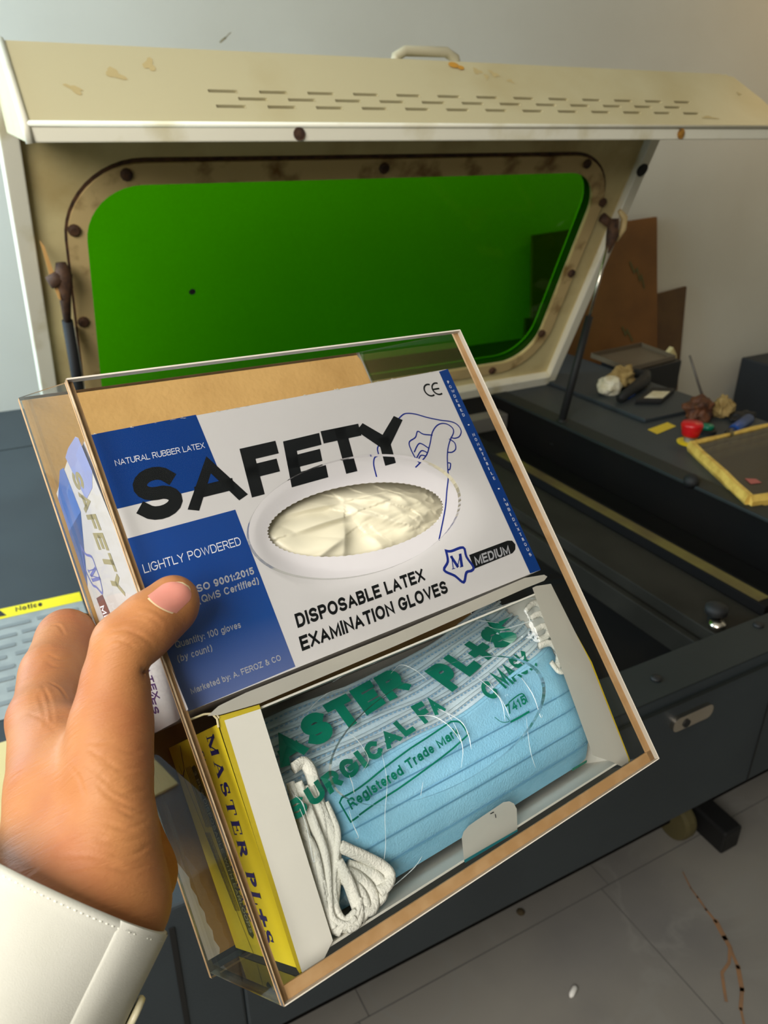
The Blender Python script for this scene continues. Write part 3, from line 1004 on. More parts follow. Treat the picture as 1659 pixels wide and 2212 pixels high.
rs = strut((2.235, 2.32, 1.27), (2.125, 2.27, .965), (2.02, 2.245, .565))
mb = MB().tube([mu(2.235, 2.32, 1.31), mu(2.235, 2.315, 1.25), mu(2.215, 2.31, 1.19)], [.016, .018, .007], 12)
mb.tube([mu(2.20, 2.345, 1.315), mu(2.26, 2.33, 1.275)], [.014, .012], 10)
mb.build('ball_joint', M_['rust'], rs, smooth=True)
mb = MB().tube([mu(2.275, 2.335, 1.335), mu(2.305, 2.335, 1.31), mu(2.300, 2.33, 1.27), mu(2.275, 2.33, 1.225)], [.006, .010, .010, .004], 8)
mb.build('mounting_lug', M_['gasket_tape'], rs, smooth=True)
mb = MB().tube([mu(2.0, 2.245, .46), mu(2.015, 2.245, .50), mu(2.02, 2.245, .57)], [.02, .016, .016], 12)
mb.build('lower_joint', M_['black_metal'], rs, smooth=True)
ls_ = strut((.256, 2.33, 1.25), (.2505, 2.375, 1.12), (.258, 2.50, .70))
mb = MB().tube([mu(.2555, 2.33, 1.285), mu(.2565, 2.33, 1.25), mu(.2525, 2.345, 1.19), mu(.25, 2.372, 1.12)], [.010, .018, .012, .008], 12)
mb.tube([mu(.216, 2.325, 1.235), mu(.256, 2.33, 1.25)], [.013, .015], 10)
mb.build('ball_joint', M_['rust'], ls_, smooth=True)
mb = MB().prism([mu(.213, 2.33, 1.345), mu(.222, 2.33, 1.33), mu(.2375, 2.33, 1.24), mu(.239, 2.33, 1.185), mu(.233, 2.33, 1.19), mu(.222, 2.33, 1.25)], mu(0, .006, 0) - mu(0, 0, 0))
mb.build('mounting_lug', mat('bare_brass', (206, 160, 96), 0.4), ls_)
MB().box((.262, 2.44, .56), (.274, 2.46, 1.09), mu).build('side_stay', M_['lip_enamel'], lid)

# ================================================================== things on and behind the machine
# masking-taped acrylic sheet
sh = thing('taped_acrylic_sheet', 'clear acrylic sheet edged with yellow masking tape on the right deck', 'acrylic sheet', mu(2.4, 1.6, ZT))
q = [(2.225, 1.775), (2.66, 1.775), (2.56, 1.25), (2.02, 1.36)]
up = Vector((0, 0, .012))
MB().prism([mu(x, y, ZT + .01) for x, y in q], up).build('sheet', M_['clear_sheet'], sh)
mb = MB()
for i, w in ((0, .017), (3, .020), (1, .017), (2, .017)):
    a, b = Vector(q[i]), Vector(q[(i + 1) % 4])
    p = [mu(*(a.lerp(b, k / 5)), ZT + .014 + .002 * math.sin(k * 2.1 + i)) for k in range(6)]
    mb.tube(p, w, 6, flat=.6)
mb.build('masking_tape', M_['masking_tape'], sh)
MB().poly([mu(*s, ZT + .0275) for s in [(2.13, 1.47), (2.16, 1.45), (2.15, 1.42), (2.11, 1.43)]]).build('red_mark', mat('faded_red', (170, 90, 80), 0.7), sh)
# blue marker with a clear end
mk = thing('marker_pen', 'blue marker pen with clear cap behind the taped sheet', 'pen', mu(2.5, 1.83, ZT))
MB().tube([mu(2.475, 1.80, ZT + .025), mu(2.49, 1.806, ZT + .025), mu(2.64, 1.862, ZT + .025)], [.012, .0165, .0165], 14).build('barrel', M_['blue_plastic'], mk, smooth=True)
MB().tube([mu(2.415, 1.775, ZT + .02), mu(2.43, 1.782, ZT + .022), mu(2.475, 1.80, ZT + .025)], [.006, .013, .013], 12).build('cap', M_['clear_sheet'], mk, smooth=True)


def lump(name, c, r, sc, mm, seed, amp=.35, parent=None):
    bm = bmesh.new()
    bmesh.ops.create_icosphere(bm, subdivisions=4, radius=1)
    mb = MB()
    vs = []
    for v in bm.verts:
        n = noise.noise(v.co * 1.7 + Vector((seed, 0, 0))) + .5 * noise.noise(v.co * 4.1 + Vector((0, seed, 0)))
        k = r * (1 + amp * n)
        vs.append(Vector(c) + Vector((v.co.x * sc[0], v.co.y * sc[1], v.co.z * sc[2])) * k)
    mb.add(vs, [tuple(v.index for v in f.verts) for f in bm.faces])
    bm.free()
    return mb.build(name, mm, parent, smooth=True)


sd = thing('brown_tool', 'thin grey rod standing up from a brown rusty clamp behind the green button', 'tool', mu(2.5, 2.0, ZT))
lump('clamp', mu(2.50, 1.99, ZT + .045), .042, (1.2, .8, .9), mat('brown_clamp', (104, 60, 30), .7, rgb2=(60, 34, 20), nscale=30), 3.1, .5, sd)
MB().tube([mu(2.545, 2.0, ZT + .06), mu(2.52, 2.03, ZT + .14), mu(2.475, 2.06, ZT + .255)], [.0045, .004, .003], 8).build('rod', mat('dull_rod', (92, 86, 78), .5, .3), sd, smooth=True)
t = lump('cloth_scrap', mu(2.64, 1.985, ZT + .035), .034, (1, .8, 1.0), M_['tan_cloth'], 8.2, .5)
tagset(t, 'small tan crumpled scrap beside the brown clamp', 'scrap')
t = lump('dark_scrap', mu(2.68, 1.92, ZT + .014), .03, (1.6, .8, .45), M_['black_rubber'], 5.2, .4)
tagset(t, 'dark flat scrap in front of the tan crumpled scrap', 'scrap')
# roll, strap and label holder on the hatch plate
HZP = ZT + .016
rl = thing('white_roll', 'white roll with a tan crumpled cloth on the grey hatch plate', 'roll', mu(2.43, 2.40, HZP))
lump('roll', mu(2.405, 2.395, HZP + .036), .04, (1.0, .9, .85), M_['off_white'], 2.2, .25, rl)
lump('cloth', mu(2.505, 2.43, HZP + .05), .045, (1.1, .8, .75), M_['tan_cloth'], 6.4, .55, rl)
MB().tube([mu(2.42, 2.30, HZP + .014), mu(2.47, 2.32, HZP + .014)], .011, 8).build('blue_tag', M_['blue_plastic'], rl)
lh = thing('label_holder', 'black hand tool with a blank white card on its flat base', 'tool', mu(2.5, 2.3, HZP))
MB().hexa([mu(*p) for p in [(2.40, 2.235, HZP), (2.50, 2.18, HZP), (2.68, 2.275, HZP), (2.60, 2.335, HZP), (2.40, 2.235, HZP + .02), (2.50, 2.18, HZP + .02), (2.68, 2.275, HZP + .02), (2.60, 2.335, HZP + .02)]]).build('base', M_['black_rubber'], lh, bevel=.004)
MB().poly([mu(*p, HZP + .0215) for p in [(2.445, 2.232), (2.515, 2.192), (2.615, 2.245), (2.555, 2.285)]]).build('card', M_['off_white'], lh)
MB().tube([mu(2.36, 2.28, HZP + .018), mu(2.48, 2.33, HZP + .03), mu(2.60, 2.385, HZP + .035), mu(2.655, 2.43, HZP + .04), mu(2.62, 2.50, HZP + .045)], [.014, .018, .022, .02, .012], 10).build('grip', M_['black_rubber'], lh, smooth=True)

# black bin with a clear tray, right of the machine
bn_ = thing('black_bin', 'black box standing behind the right deck under a clear tray', 'box', mu(2.95, 2.75, -.4))
MB().hexa([mu(*p) for p in [(2.78, 2.60, -.4), (3.10, 2.635, -.4), (3.14, 2.90, -.4), (2.79, 2.86, -.4), (2.78, 2.585, .585), (3.10, 2.62, .585), (3.14, 2.90, .585), (2.79, 2.86, .585)]]).build('body', M_['black_metal'], bn_, bevel=.006)
ty = thing('clear_tray', 'shallow clear plastic tray on top of the black box', 'tray', mu(2.9, 2.75, .587))
q = [(2.70, 2.575), (3.06, 2.63), (3.10, 2.90), (2.72, 2.86)]
mb = MB()
mb.prism([mu(x, y, .588) for x, y in q], (0, 0, .003))
for i in range(4):
    a, b = q[i], q[(i + 1) % 4]
    mb.prism([mu(*a, .588), mu(*b, .588), mu(*b, .612), mu(*a, .612)], (mu(0, .004, 0) - mu(0, 0, 0)))
mb.build('tray', mat('smoky_plastic', (92, 80, 62), .35), ty)

# boards leaning on the back wall
def board(name, pts, th, mm, label, group=None, marks=()):
    t = thing(name, label, 'board', mu(*pts[0]), group)
    mb = MB().prism([mu(*p) for p in pts], (0, .75 * th, 0))
    mb.build('panel', mm, t, bevel=.001)
    for mk_ in marks:
        b = MB()
        for s in mk_:
            line(b, s, .012, lambda x, z: mu(x, pts[0][1] + (z + .4) / 1.55 * (pts[2][1] - pts[0][1]) - .003, z))
        b.build('marker_scribble', M_['marker_green'], t)
    return t


board('mdf_board', [(2.88, 3.42, -.39), (3.97, 3.42, -.39), (3.80, 3.58, 1.147), (2.865, 3.58, 1.09)], .02, [M_['mdf_board']],
      'tall brown board with green scribbles leaning on the wall', 'boards against the wall',
      marks=[[[(3.60, .90), (3.64, .84), (3.66, .86), (3.69, .79), (3.70, .82), (3.73, .745)]], [[(3.57, .52), (3.60, .47), (3.61, .50), (3.66, .43)]]])
board('mdf_board', [(3.90, 3.47, -.39), (4.16, 3.47, -.39), (4.17, 3.59, .705), (3.80, 3.59, .665)], .02, [M_['mdf_dark']],
      'shorter dark brown board right of the tall scribbled board', 'boards against the wall')
board('mdf_strip', [(3.50, 3.36, -.39), (3.68, 3.36, -.39), (3.67, 3.39, .415), (3.49, 3.39, .41)], .02, [mat('strip_brown', (112, 82, 40), .7)],
      'narrow light brown strip standing before the tall board', 'boards against the wall')
board('mdf_strip', [(2.72, 3.34, -.39), (3.02, 3.34, -.39), (3.02, 3.40, .68), (2.72, 3.40, .68)], .02, [M_['mdf_dark']],
      'brown offcut seen through the green window, left of the tall board', 'boards against the wall')
board('pale_board', [(3.66, 3.10, -.39), (3.80, 3.10, -.39), (3.73, 3.2, .40), (3.69, 3.2, .45), (3.64, 3.2, .40)], .03, [M_['pale_card']],
      'pale torn card standing behind the black box')
ct = MB().box((4.80, 3.15, -.4), (5.5, 3.55, .17), mu).build('grey_cabinet', mat('slate', (40, 43, 46), .6), bevel=.01)
tagset(ct, 'dark grey cabinet by the wall at the right edge', 'cabinet')

# ================================================================== the hand-held acrylic dispenser
TH, DZ, HH, YB = .011, .428, 1.163, -.20
HD = thing('acrylic_dispenser', 'clear acrylic two-bay dispenser held up by the hand, edges still in brown paper', 'dispenser', hl(.5, HH, .2), frame=HROT)
e1 = ellipse(.505, .407, .272, .131)
e2 = ellipse(.4975, .882, .280, .113)
fs = MB()
plate([(0, 0), (1, 0), (1, HH), (0, HH)], [e1, e2], hl, -.012, 0, fs, 0, 1)
fs.build('front_panel', [M_['acrylic'], M_['acrylic_cut_edge']], HD)
S2 = lambda x: (lambda z, y, d: hl(x + d, y, z))
for nm, x in (('side_panel', 0.0), ('side_panel', 1 - TH)):
    sp = plate([(0.004, 0), (0.004, HH), (DZ, HH), (DZ, YB)], [], S2(x), 0, TH, MB(), 0, 1).build(nm, [M_['acrylic'], M_['acrylic_cut_edge']], HD)
    xa, xb = (x, x + .014) if x < .5 else (1 - .017, 1)
    MB().hexa([hl(xa, 0, .0004), hl(xb, 0, .0004), hl(xb, 0, .006), hl(xa, 0, .006), hl(xa, HH, .0004), hl(xb, HH, .0004), hl(xb, HH, .006), hl(xa, HH, .006)]).build('edge_paper', M_['kraft_edge'], sp)
plate([(TH, 0.008), (1 - TH, 0.008), (1 - TH, DZ), (TH, DZ)], [], lambda x, z, y: hl(x, y, z), HH - TH, HH, MB(), 0, 1).build('bottom_panel', [M_['acrylic_base'], M_['acrylic_cut_edge']], HD)
MB().hexa([hl(TH, HH - .024, .0004), hl(1, HH - .024, .0004), hl(1, HH - .024, .006), hl(TH, HH - .024, .006), hl(TH, HH, .0004), hl(1, HH, .0004), hl(1, HH, .006), hl(TH, HH, .006)]).build('edge_paper', M_['kraft_edge'], HD)
bp = plate([(0, YB), (1, YB), (1, HH + .012), (0, HH + .012)], [], hl, DZ, DZ + .016, MB(), 0, 1).build('back_panel', [M_['acrylic'], M_['kraft_edge']], HD)
# brown masking paper left on the back panel, torn off in a zig-zag at the lower left
zz = [(0.0127, 0.9387), (0.0168, 0.9746), (0.0216, 0.9938), (0.0192, 1.0153), (0.0265, 1.0328), (0.0238, 1.0521), (0.0294, 1.0716), (0.0273, 1.0919), (0.0323, 1.11), (0.0301, 1.1301), (0.0339, 1.1629)]
zg = []
for i, p in enumerate(zz):
    zg.append((p[0] + (.004 if i % 2 else -.004), p[1]))
zg[-1] = (zg[-1][0], 1.14)
pa = [(TH * .4, YB + .01), (.985, YB + .01), (1 - TH * .6, YB + .03), (1 - TH * .6, 1.14)] + zg[::-1] + [(TH * .4, zg[0][1] - .01)]
plate(pa, [], hl, DZ - .003, DZ - .0005, MB()).build('masking_paper', M_['kraft'], bp)
plate([(TH * .4, zg[0][1] - .01)] + zg + [(TH * .4, 1.14)], [], hl, DZ - .002, DZ - .001, MB()).build('peeled_film', M_['peeled_film'], bp)
# bright sawn rims of the front panel
for a, b, w_, mm in (((0, 0), (1, 0), .0035, 'edge_white'), ((1, 0), (1, HH), .0022, 'edge_white'), ((1, HH), (0, HH), .0022, 'edge_white'), ((0, HH), (0, 0), .0016, 'edge_tan')):
    d = Vector((b[0] - a[0], b[1] - a[1])).normalized()
    n = Vector((-d.y, d.x)) * w_
    MB().hexa([hl(a[0], a[1], -.0124), hl(b[0], b[1], -.0124), hl(b[0], b[1], .0002), hl(a[0], a[1], .0002),
               hl(a[0] + n.x, a[1] + n.y, -.0124), hl(b[0] + n.x, b[1] + n.y, -.0124), hl(b[0] + n.x, b[1] + n.y, .0002), hl(a[0] + n.x, a[1] + n.y, .0002)]).build('sawn_edge', M_[mm], HD)

# ================================================================== carton of gloves (upper bay)
GZ, GB = .045, .424
GB_ = thing('glove_carton', 'blue and white latex glove carton in the upper bay, lettered SAFETY', 'carton', hl(.49, .66, .22), frame=HROT)
# object-space height range of the fading print
FADE.inputs['From Min'].default_value = (.66 - .45) * HU
FADE.inputs['From Max'].default_value = 0.0
g0, g1, g2, g3 = [(0.0183, 0.0976), (0.955, 0.0789), (0.9596, 0.6538), (0.0274, 0.6645)]


def oval(n, k=1.0, teeth=0.0):
    out = []
    ca, sa = math.cos(.07), math.sin(.07)
    for i in range(n):
        a = 2 * math.pi * i / n
        r = k * (1 + (teeth if (i // 2) % 2 else 0))
        u, v = .2285 * r * math.cos(a), .0800 * r * math.sin(a)
        out.append((.531 + u * ca - v * sa, .4035 + u * sa + v * ca))
    return out


mb = plate([g0, g1, g2, g3], [oval(288, 1.0, .012)], hl, GZ, GZ + .002, MB(), 0)
gq = [g0, g1, g2, g3]
for i in range(4):
    a, b = gq[i], gq[(i + 1) % 4]
    mb.poly([hl(*a, GZ), hl(*b, GZ), hl(b[0], b[1] - (.034 if b[1] < .3 else 0), GB), hl(a[0], a[1] - (.034 if a[1] < .3 else 0), GB)], 0)
mb.poly([hl(p[0], p[1] - (.034 if p[1] < .3 else 0), GB) for p in gq][::-1], 0)
mb.build('box', [M_['card_white']], GB_)


def gf(k):
    return lambda x, y, z=0: hl(x, y, GZ - k)


def flat(pts, k, name, mm, parent=GB_):
    """a printed area with straight edges lying on the carton's front"""
    return plate(pts, [], gf(k), 0, 0, MB()).build(name, mm, parent)


flat([g0, (0.2463, 0.0914), (0.2509, 0.2537), (0.0202, 0.2576)], .0004, 'blue_panel', M_['print_blue'])
lowb = [(0.0216, 0.32), (0.2531, 0.3148), (0.2539, 0.6584), (0.0274, 0.6645)]
o_ = plate(lowb, [], gf(.0004), 0, 0, MB()).build('fading_panel', M_['print_fade'], GB_)
bs = flat([(0.9229, 0.0827), (0.955, 0.0789), (0.9596, 0.6538), (0.9222, 0.6529)], .0004, 'blue_strip', M_['print_blue'])

# SAFETY, letter by letter, heavy grotesque capitals
mb = MB()
L6 = [[(0.058, 0.2994), (0.1522, 0.2971), (0.0691, 0.1893)], [(0.1612, 0.2994), (0.2863, 0.2972), (0.1724, 0.1887)], [(0.2979, 0.2979), (0.3859, 0.2954), (0.3117, 0.1859)], [(0.3947, 0.2963), (0.4902, 0.2928), (0.4167, 0.1886)], [(0.5004, 0.2951), (0.6055, 0.2944), (0.5172, 0.182)], [(0.5993, 0.2991), (0.7256, 0.2953), (0.6185, 0.1825)]]
for ch, (a, b, c) in zip('SAFETY', L6):
    w = Vector(b) - Vector(a)
    h = Vector(c) - Vector(a)
    asp = w.length / h.length
    t = {'S': .25, 'A': .235}.get(ch, .27)
    gw = GLY[ch][0]
    lettering(mb, ch, a, b, c, gf(.0008), t, wmul=asp / gw)
mb.build('title_lettering', M_['print_black'], GB_)
lettering(MB(), 'NATURAL RUBBER LATEX', *[(0.0512, 0.1712), (0.2392, 0.1692), (0.0521, 0.1582)], gf(.0008), .115, gap=.12).build('white_lettering', M_['print_white'], GB_)
lettering(MB(), 'LIGHTLY POWDERED', *[(0.0348, 0.3944), (0.2389, 0.3904), (0.0358, 0.3766)], gf(.0008), .115, gap=.13).build('white_lettering', M_['print_white'], GB_)
lettering(MB(), 'ISO 9001:2015', *[(0.1141, 0.4592), (0.2428, 0.456), (0.1152, 0.4441)], gf(.0008), .20, gap=.14).build('grey_lettering', M_['print_grey'], GB_)
lettering(MB(), '(QMS Certified)', *[(0.1138, 0.4813), (0.2447, 0.4779), (0.1153, 0.4664)], gf(.0008), .18, gap=.14).build('grey_lettering', M_['print_grey'], GB_)
lettering(MB(), 'Quantity: 100 gloves', *[(0.0438, 0.5483), (0.1767, 0.5506), (0.0449, 0.5349)], gf(.0008), .15, gap=.14).build('grey_lettering', M_['print_grey'], GB_)
lettering(MB(), '(by count)', *[(0.0394, 0.5741), (0.1074, 0.5748), (0.0408, 0.561)], gf(.0008), .15, gap=.14).build('grey_lettering', M_['print_grey'], GB_)
lettering(MB(), 'Marketed by: A. FEROZ & CO', *[(0.0432, 0.6377), (0.2313, 0.6369), (0.0432, 0.626)], gf(.0008), .16, gap=.14).build('grey_lettering', M_['print_grey'], GB_)
lettering(MB(), 'DISPOSABLE LATEX', *[(0.2883, 0.5883), (0.6246, 0.5833), (0.2917, 0.5592)], gf(.0008), .225, gap=.12).build('black_lettering', M_['print_black'], GB_)
lettering(MB(), 'EXAMINATION GLOVES', *[(0.2791, 0.6349), (0.671, 0.6269), (0.2828, 0.6055)], gf(.0008), .225, gap=.12).build('black_lettering', M_['print_black'], GB_)
# CE mark
mb = MB()
ce = lambda q: q
c1, c2 = [(0.868, 0.1291), (0.8942, 0.1291)]
R_ = .0165
line(mb, [(c1[0] + R_ * math.cos(math.radians(a)), c1[1] + R_ * math.sin(math.radians(a))) for a in range(-70, -291, -10)], .0045, gf(.0008))
line(mb, [(c2[0] + R_ * math.cos(math.radians(a)), c2[1] + R_ * math.sin(math.radians(a))) for a in range(-70, -291, -10)], .0045, gf(.0008))
line(mb, [(c2[0] - R_, c2[1]), (c2[0] + R_ * .2, c2[1])], .0045, gf(.0008))
mb.build('conformity_mark', M_['print_black'], GB_)
# drawing of a hand pulling on a glove
D_ = [
    [(0.7335, 0.192), (0.7562, 0.1806), (0.7726, 0.1796), (0.7944, 0.1859), (0.8242, 0.2004), (0.8608, 0.2148), (0.89, 0.224), (0.9055, 0.2361), (0.9085, 0.254), (0.8951, 0.2674), (0.8784, 0.2695), (0.8684, 0.265)],
    [(0.7284, 0.3184), (0.7507, 0.3081), (0.7758, 0.2931), (0.7993, 0.2671), (0.8173, 0.2435), (0.8388, 0.2279), (0.8592, 0.2237), (0.8762, 0.2295), (0.8861, 0.2432), (0.8811, 0.2555), (0.8645, 0.2695), (0.847, 0.2882), (0.8314, 0.3122), (0.8177, 0.3413), (0.8065, 0.3655), (0.7873, 0.3938), (0.7579, 0.4388), (0.7055, 0.5038)],
    [(0.8617, 0.2689), (0.8721, 0.2814), (0.8667, 0.2974), (0.8513, 0.3034), (0.8389, 0.3008)],
    [(0.8263, 0.3278), (0.8319, 0.3316), (0.8219, 0.3448), (0.8165, 0.3436)],
    [(0.8149, 0.2482), (0.7904, 0.241), (0.7778, 0.2309), (0.7636, 0.2448), (0.7407, 0.2531), (0.7361, 0.2711), (0.7385, 0.298), (0.7438, 0.3104)],
    [(0.7874, 0.2789), (0.7679, 0.2623), (0.7431, 0.2801)],
    [(0.7788, 0.2899), (0.764, 0.2818), (0.7423, 0.2963)],
    [(0.7695, 0.2969), (0.7569, 0.293), (0.7433, 0.3028)],
    [(0.6119, 0.3174), (0.6175, 0.2886), (0.6276, 0.2725), (0.6406, 0.2679), (0.6449, 0.2528), (0.6529, 0.2446)],
]


def smooth_line(pts, n=6):
    P = [Vector(p) for p in pts]
    out = []
    for i in range(len(P) - 1):
        p0, p1, p2, p3 = P[max(i - 1, 0)], P[i], P[i + 1], P[min(i + 2, len(P) - 1)]
        for k in range(n):
            t = k / n
            out.append(.5 * ((2 * p1) + (p2 - p0) * t + (2 * p0 - 5 * p1 + 4 * p2 - p3) * t * t + (3 * p1 - p0 - 3 * p2 + p3) * t ** 3))
    return out + [P[-1]]


for d in D_:
    line(MB(), smooth_line(d), .0034, gf(.0006)).build('drawn_outline', M_['print_navy'], GB_)
# size badge
sb = flat(rrect(0, 0, 1, 1, .1)[:0] or [(0.7696, 0.5607), (0.8987, 0.5579), (0.9126, 0.5617), (0.9173, 0.573), (0.9104, 0.5849), (0.8971, 0.5912), (0.7668, 0.5958)], .0006, 'size_pill', M_['print_black'])
mb = MB()
lettering(mb, 'MEDIUM', *[(0.7759, 0.59), (0.8896, 0.5904), (0.7808, 0.5674)], gf(.0010), .2, gap=.13)
mb.build('pill_lettering', M_['print_grey'], sb)
hexo = smooth_line([(0.7112, 0.5338), (0.7245, 0.5386), (0.7619, 0.5394), (0.7596, 0.5627), (0.7665, 0.5909), (0.7569, 0.5977), (0.7408, 0.5977), (0.7218, 0.6168), (0.7058, 0.5957), (0.6839, 0.5754), (0.7038, 0.5589), (0.7112, 0.5338)], 4)
hx = flat(hexo[:-1], .0008, 'size_emblem', M_['card_white'])
mb = line(MB(), hexo, .0065, gf(.0010))
lettering(mb, 'M', *[(0.7029, 0.5797), (0.7416, 0.5826), (0.7135, 0.5486)], gf(.0012), .2, serif=True)
mb.build('emblem_print', M_['print_navy'], hx)
# small serif capitals down the blue strip
mb = MB()
for w, a, b in (('POWDERED', *[(0.9335, 0.1201), (0.9346, 0.2172)]), ('NONSTERILE', *[(0.9382, 0.2757), (0.94, 0.4005)]), ('AMBIDEXTROUS', *[(0.9416, 0.4607), (0.9443, 0.6131)])):
    a, b = Vector(a), Vector(b)
    for i, ch in enumerate(w):
        p = a.lerp(b, i / (len(w) - 1))
        lettering(mb, ch, (p.x, p.y), (p.x + {'I': .0025, 'M': .009, 'W': .010}.get(ch, .0072), p.y), (p.x, p.y - .0082), gf(.0008), .17, serif=True)
for p in [(0.9402, 0.2425), (0.9434, 0.426)]:
    line(mb, [(p[0] - .001, p[1]), (p[0] + .001, p[1])], .003, gf(.0008))
mb.build('strip_lettering', M_['print_white'], bs)
# creased, slightly torn upper edge
mb = MB()
random.seed(5)
for i in range(26):
    k = random.random()
    p = Vector(g0).lerp(Vector(g1), k)
    w = random.uniform(.004, .014)
    mb.poly([hl(p.x, p.y + .0005, GZ - .001), hl(p.x + w, p.y + random.uniform(.000, .003), GZ - .001), hl(p.x + w * .5, p.y - random.uniform(.001, .004), GZ + .002)])
mb.build('torn_edge', M_['edge_white'], GB_, kind='stuff')

# left end of the glove carton: printed end flap
GX = .0118


def ge(k):
    return lambda y, z, d=0: hl(GX - k + .0 * y, y, z)


def endflat(pts, k, name, mm, par):
    pts = [(y, min(z, .423)) for y, z in pts]
    return plate(pts, [], ge(k), 0, 0, MB()).build(name, mm, par)


ef = endflat([(0.0701, 0.1019), (0.0829, 0.0825), (0.6637, -0.0149), (0.6718, 0.0738), (.668, .423), (.062, .423)], .0004, 'end_flap', M_['card_white'], GB_)
endflat([(0.0706, 0.1031), (0.0829, 0.0825), (0.1641, 0.0663), (0.1832, 0.106), (0.1788, 0.1805), (0.0567, 0.2304), (0.0571, 0.1831)], .0008, 'lavender_print', M_['side_lavender'], ef)
endflat([(0.0609, 0.2748), (0.1751, 0.2561), (0.1597, 0.5082), (.30, .42), (.075, .42), (0.0494, 0.3153)], .0008, 'blue_print', M_['side_blue'], ef)
mb = MB()
lettering(mb, 'SAFETY', *[(0.0935, 0.2325), (0.3798, 0.2039), (0.1214, 0.1563)], ge(.001), .24, gap=.12)
mb.build('end_lettering', M_['print_gold'], ef)
mb = MB()
hx2 = smooth_line([(0.2219, 0.3538), (0.2474, 0.336), (0.2692, 0.2918), (0.2958, 0.287), (0.3242, 0.2862), (0.3497, 0.305), (0.325, 0.3397), (0.3094, 0.3688), (0.2702, 0.3856), (0.2439, 0.3724), (0.2219, 0.3538)], 4)
line(mb, hx2, .006, ge(.001))
lettering(mb, 'M', *[(0.2718, 0.367), (0.31, 0.3561), (0.2907, 0.2895)], ge(.001), .22, serif=True)
mb.build('end_emblem', mat('end_indigo', (108, 112, 176), .4), ef)
pm = endflat([(0.3416, 0.3733), (0.3517, 0.309), (0.4297, 0.2893), (0.4342, 0.356)], .001, 'end_pill', mat('pill_brown', (104, 60, 56), .4), ef)
mb = MB()
lettering(mb, 'MED', *[(0.364, 0.365), (0.4248, 0.3504), (0.3716, 0.3226)], ge(.0014), .22)
mb.build('end_pill_lettering', M_['print_white'], pm)
lettering(MB(), 'LATEX', *[(0.5318, 0.1837), (0.6115, 0.1804), (0.5375, 0.1393)], ge(.001), .2).build('end_lettering', M_['print_violet'], ef)
lettering(MB(), 'GLOVES', *[(0.5257, 0.2304), (0.6356, 0.2212), (0.5318, 0.1837)], ge(.001), .2).build('end_lettering', M_['print_violet'], ef)

# gloves bulging behind the oval opening: overlapping folded sheets
random.seed(21)
planes = []
for i in range(8):
    c = Vector((random.uniform(-.9, .9), random.uniform(-.8, .8)))
    g = Vector((random.uniform(-.012, .012), random.uniform(-.022, .022)))
    planes.append((c, g, random.uniform(-.002, .006)))
folds = [((-.98, -.5), (-.66, .75), .013), ((-.72, -.55), (-.05, -.62), .011), ((-.05, -.62), (.12, .05), .010), ((-.70, .0), (.0, -.25), .014), ((.0, -.25), (.42, .25), .013),
         ((-.28, .95), (-.12, -.12), .012), ((-.62, .85), (-.2, .35), .009), ((-.05, -.75), (.38, -.3), .010), ((.2, -.72), (.56, .1), .009), ((.45, -.7), (.62, -.1), .008),
         ((.62, -.45), (.88, .05), .007), ((.34, .1), (.62, .55), .009), ((.1, .35), (.22, .9), .010)]


def gl_h(u, v):
    h = 0
    p = Vector((u, v))
    best = -9
    for c, g, o in planes:
        d = p - c
        best = max(best, o + g.x * d.x + g.y * d.y - .018 * d.length)
    h = best
    for a, b, s in folds:
        a, b = Vector(a), Vector(b)
        ab = b - a
        t = max(0, min(1, (p - a).dot(ab) / ab.length_squared))
        q = a + ab * t
        d = (p - q)
        side = ab.x * d.y - ab.y * d.x
        dd = d.length
        fall = math.exp(-(dd / (.075 if side > 0 else .34)) ** 1.5) * math.sin(math.pi * min(max(t, .06), .94)) ** .6
        h += s * fall
    rr = max(0, u) * .0022
    h += .0012 * noise.noise(Vector((u * 4, v * 3, 3.3))) + rr * (1 - abs(noise.noise(Vector((u * 7, v * 5, 7.7))))) ** 3
    return h


NU, NV = 150, 84
ov = lambda u, v: (.531 + .245 * u - .086 * v * .07, .4035 + .245 * u * .07 * .9 + .086 * v)
hs = [gl_h(i / 30 * 2 - 1, j / 30 * 2 - 1) for i in range(31) for j in range(31) if (i / 15 - 1) ** 2 + (j / 15 - 1) ** 2 < 1]
H0, H1 = min(hs), max(hs)


def glove_pt(a, b):
    u, v = a * 2.2 - 1.1, b * 2.2 - 1.1
    x, y = ov(u, v)
    r = u * u + v * v
    k = (gl_h(u, v) - H0) / (H1 - H0)
    z = GZ + .046 - .038 * k + .010 * max(0, r - .6)
    return hl(x, y, max(z, GZ + .004))


gl = MB().grid(glove_pt, NU, NV).build('latex_gloves', M_['latex'], smooth=True, subsurf=1)
tagset(gl, 'crumpled cream latex gloves filling the oval opening of the glove carton', 'gloves', kind='stuff')

# ================================================================== carton of masks (lower bay)
MX = .062
MC = thing('mask_carton', 'yellow surgical mask carton with its front cut away in the lower bay', 'carton', hl(.5, 1.14, .22), frame=HROT)


def kz(y):
    return .020 + .085 * (y - .709)


def kf(k):
    return lambda x, y, z=0: hl(x, y, kz(y) - k)


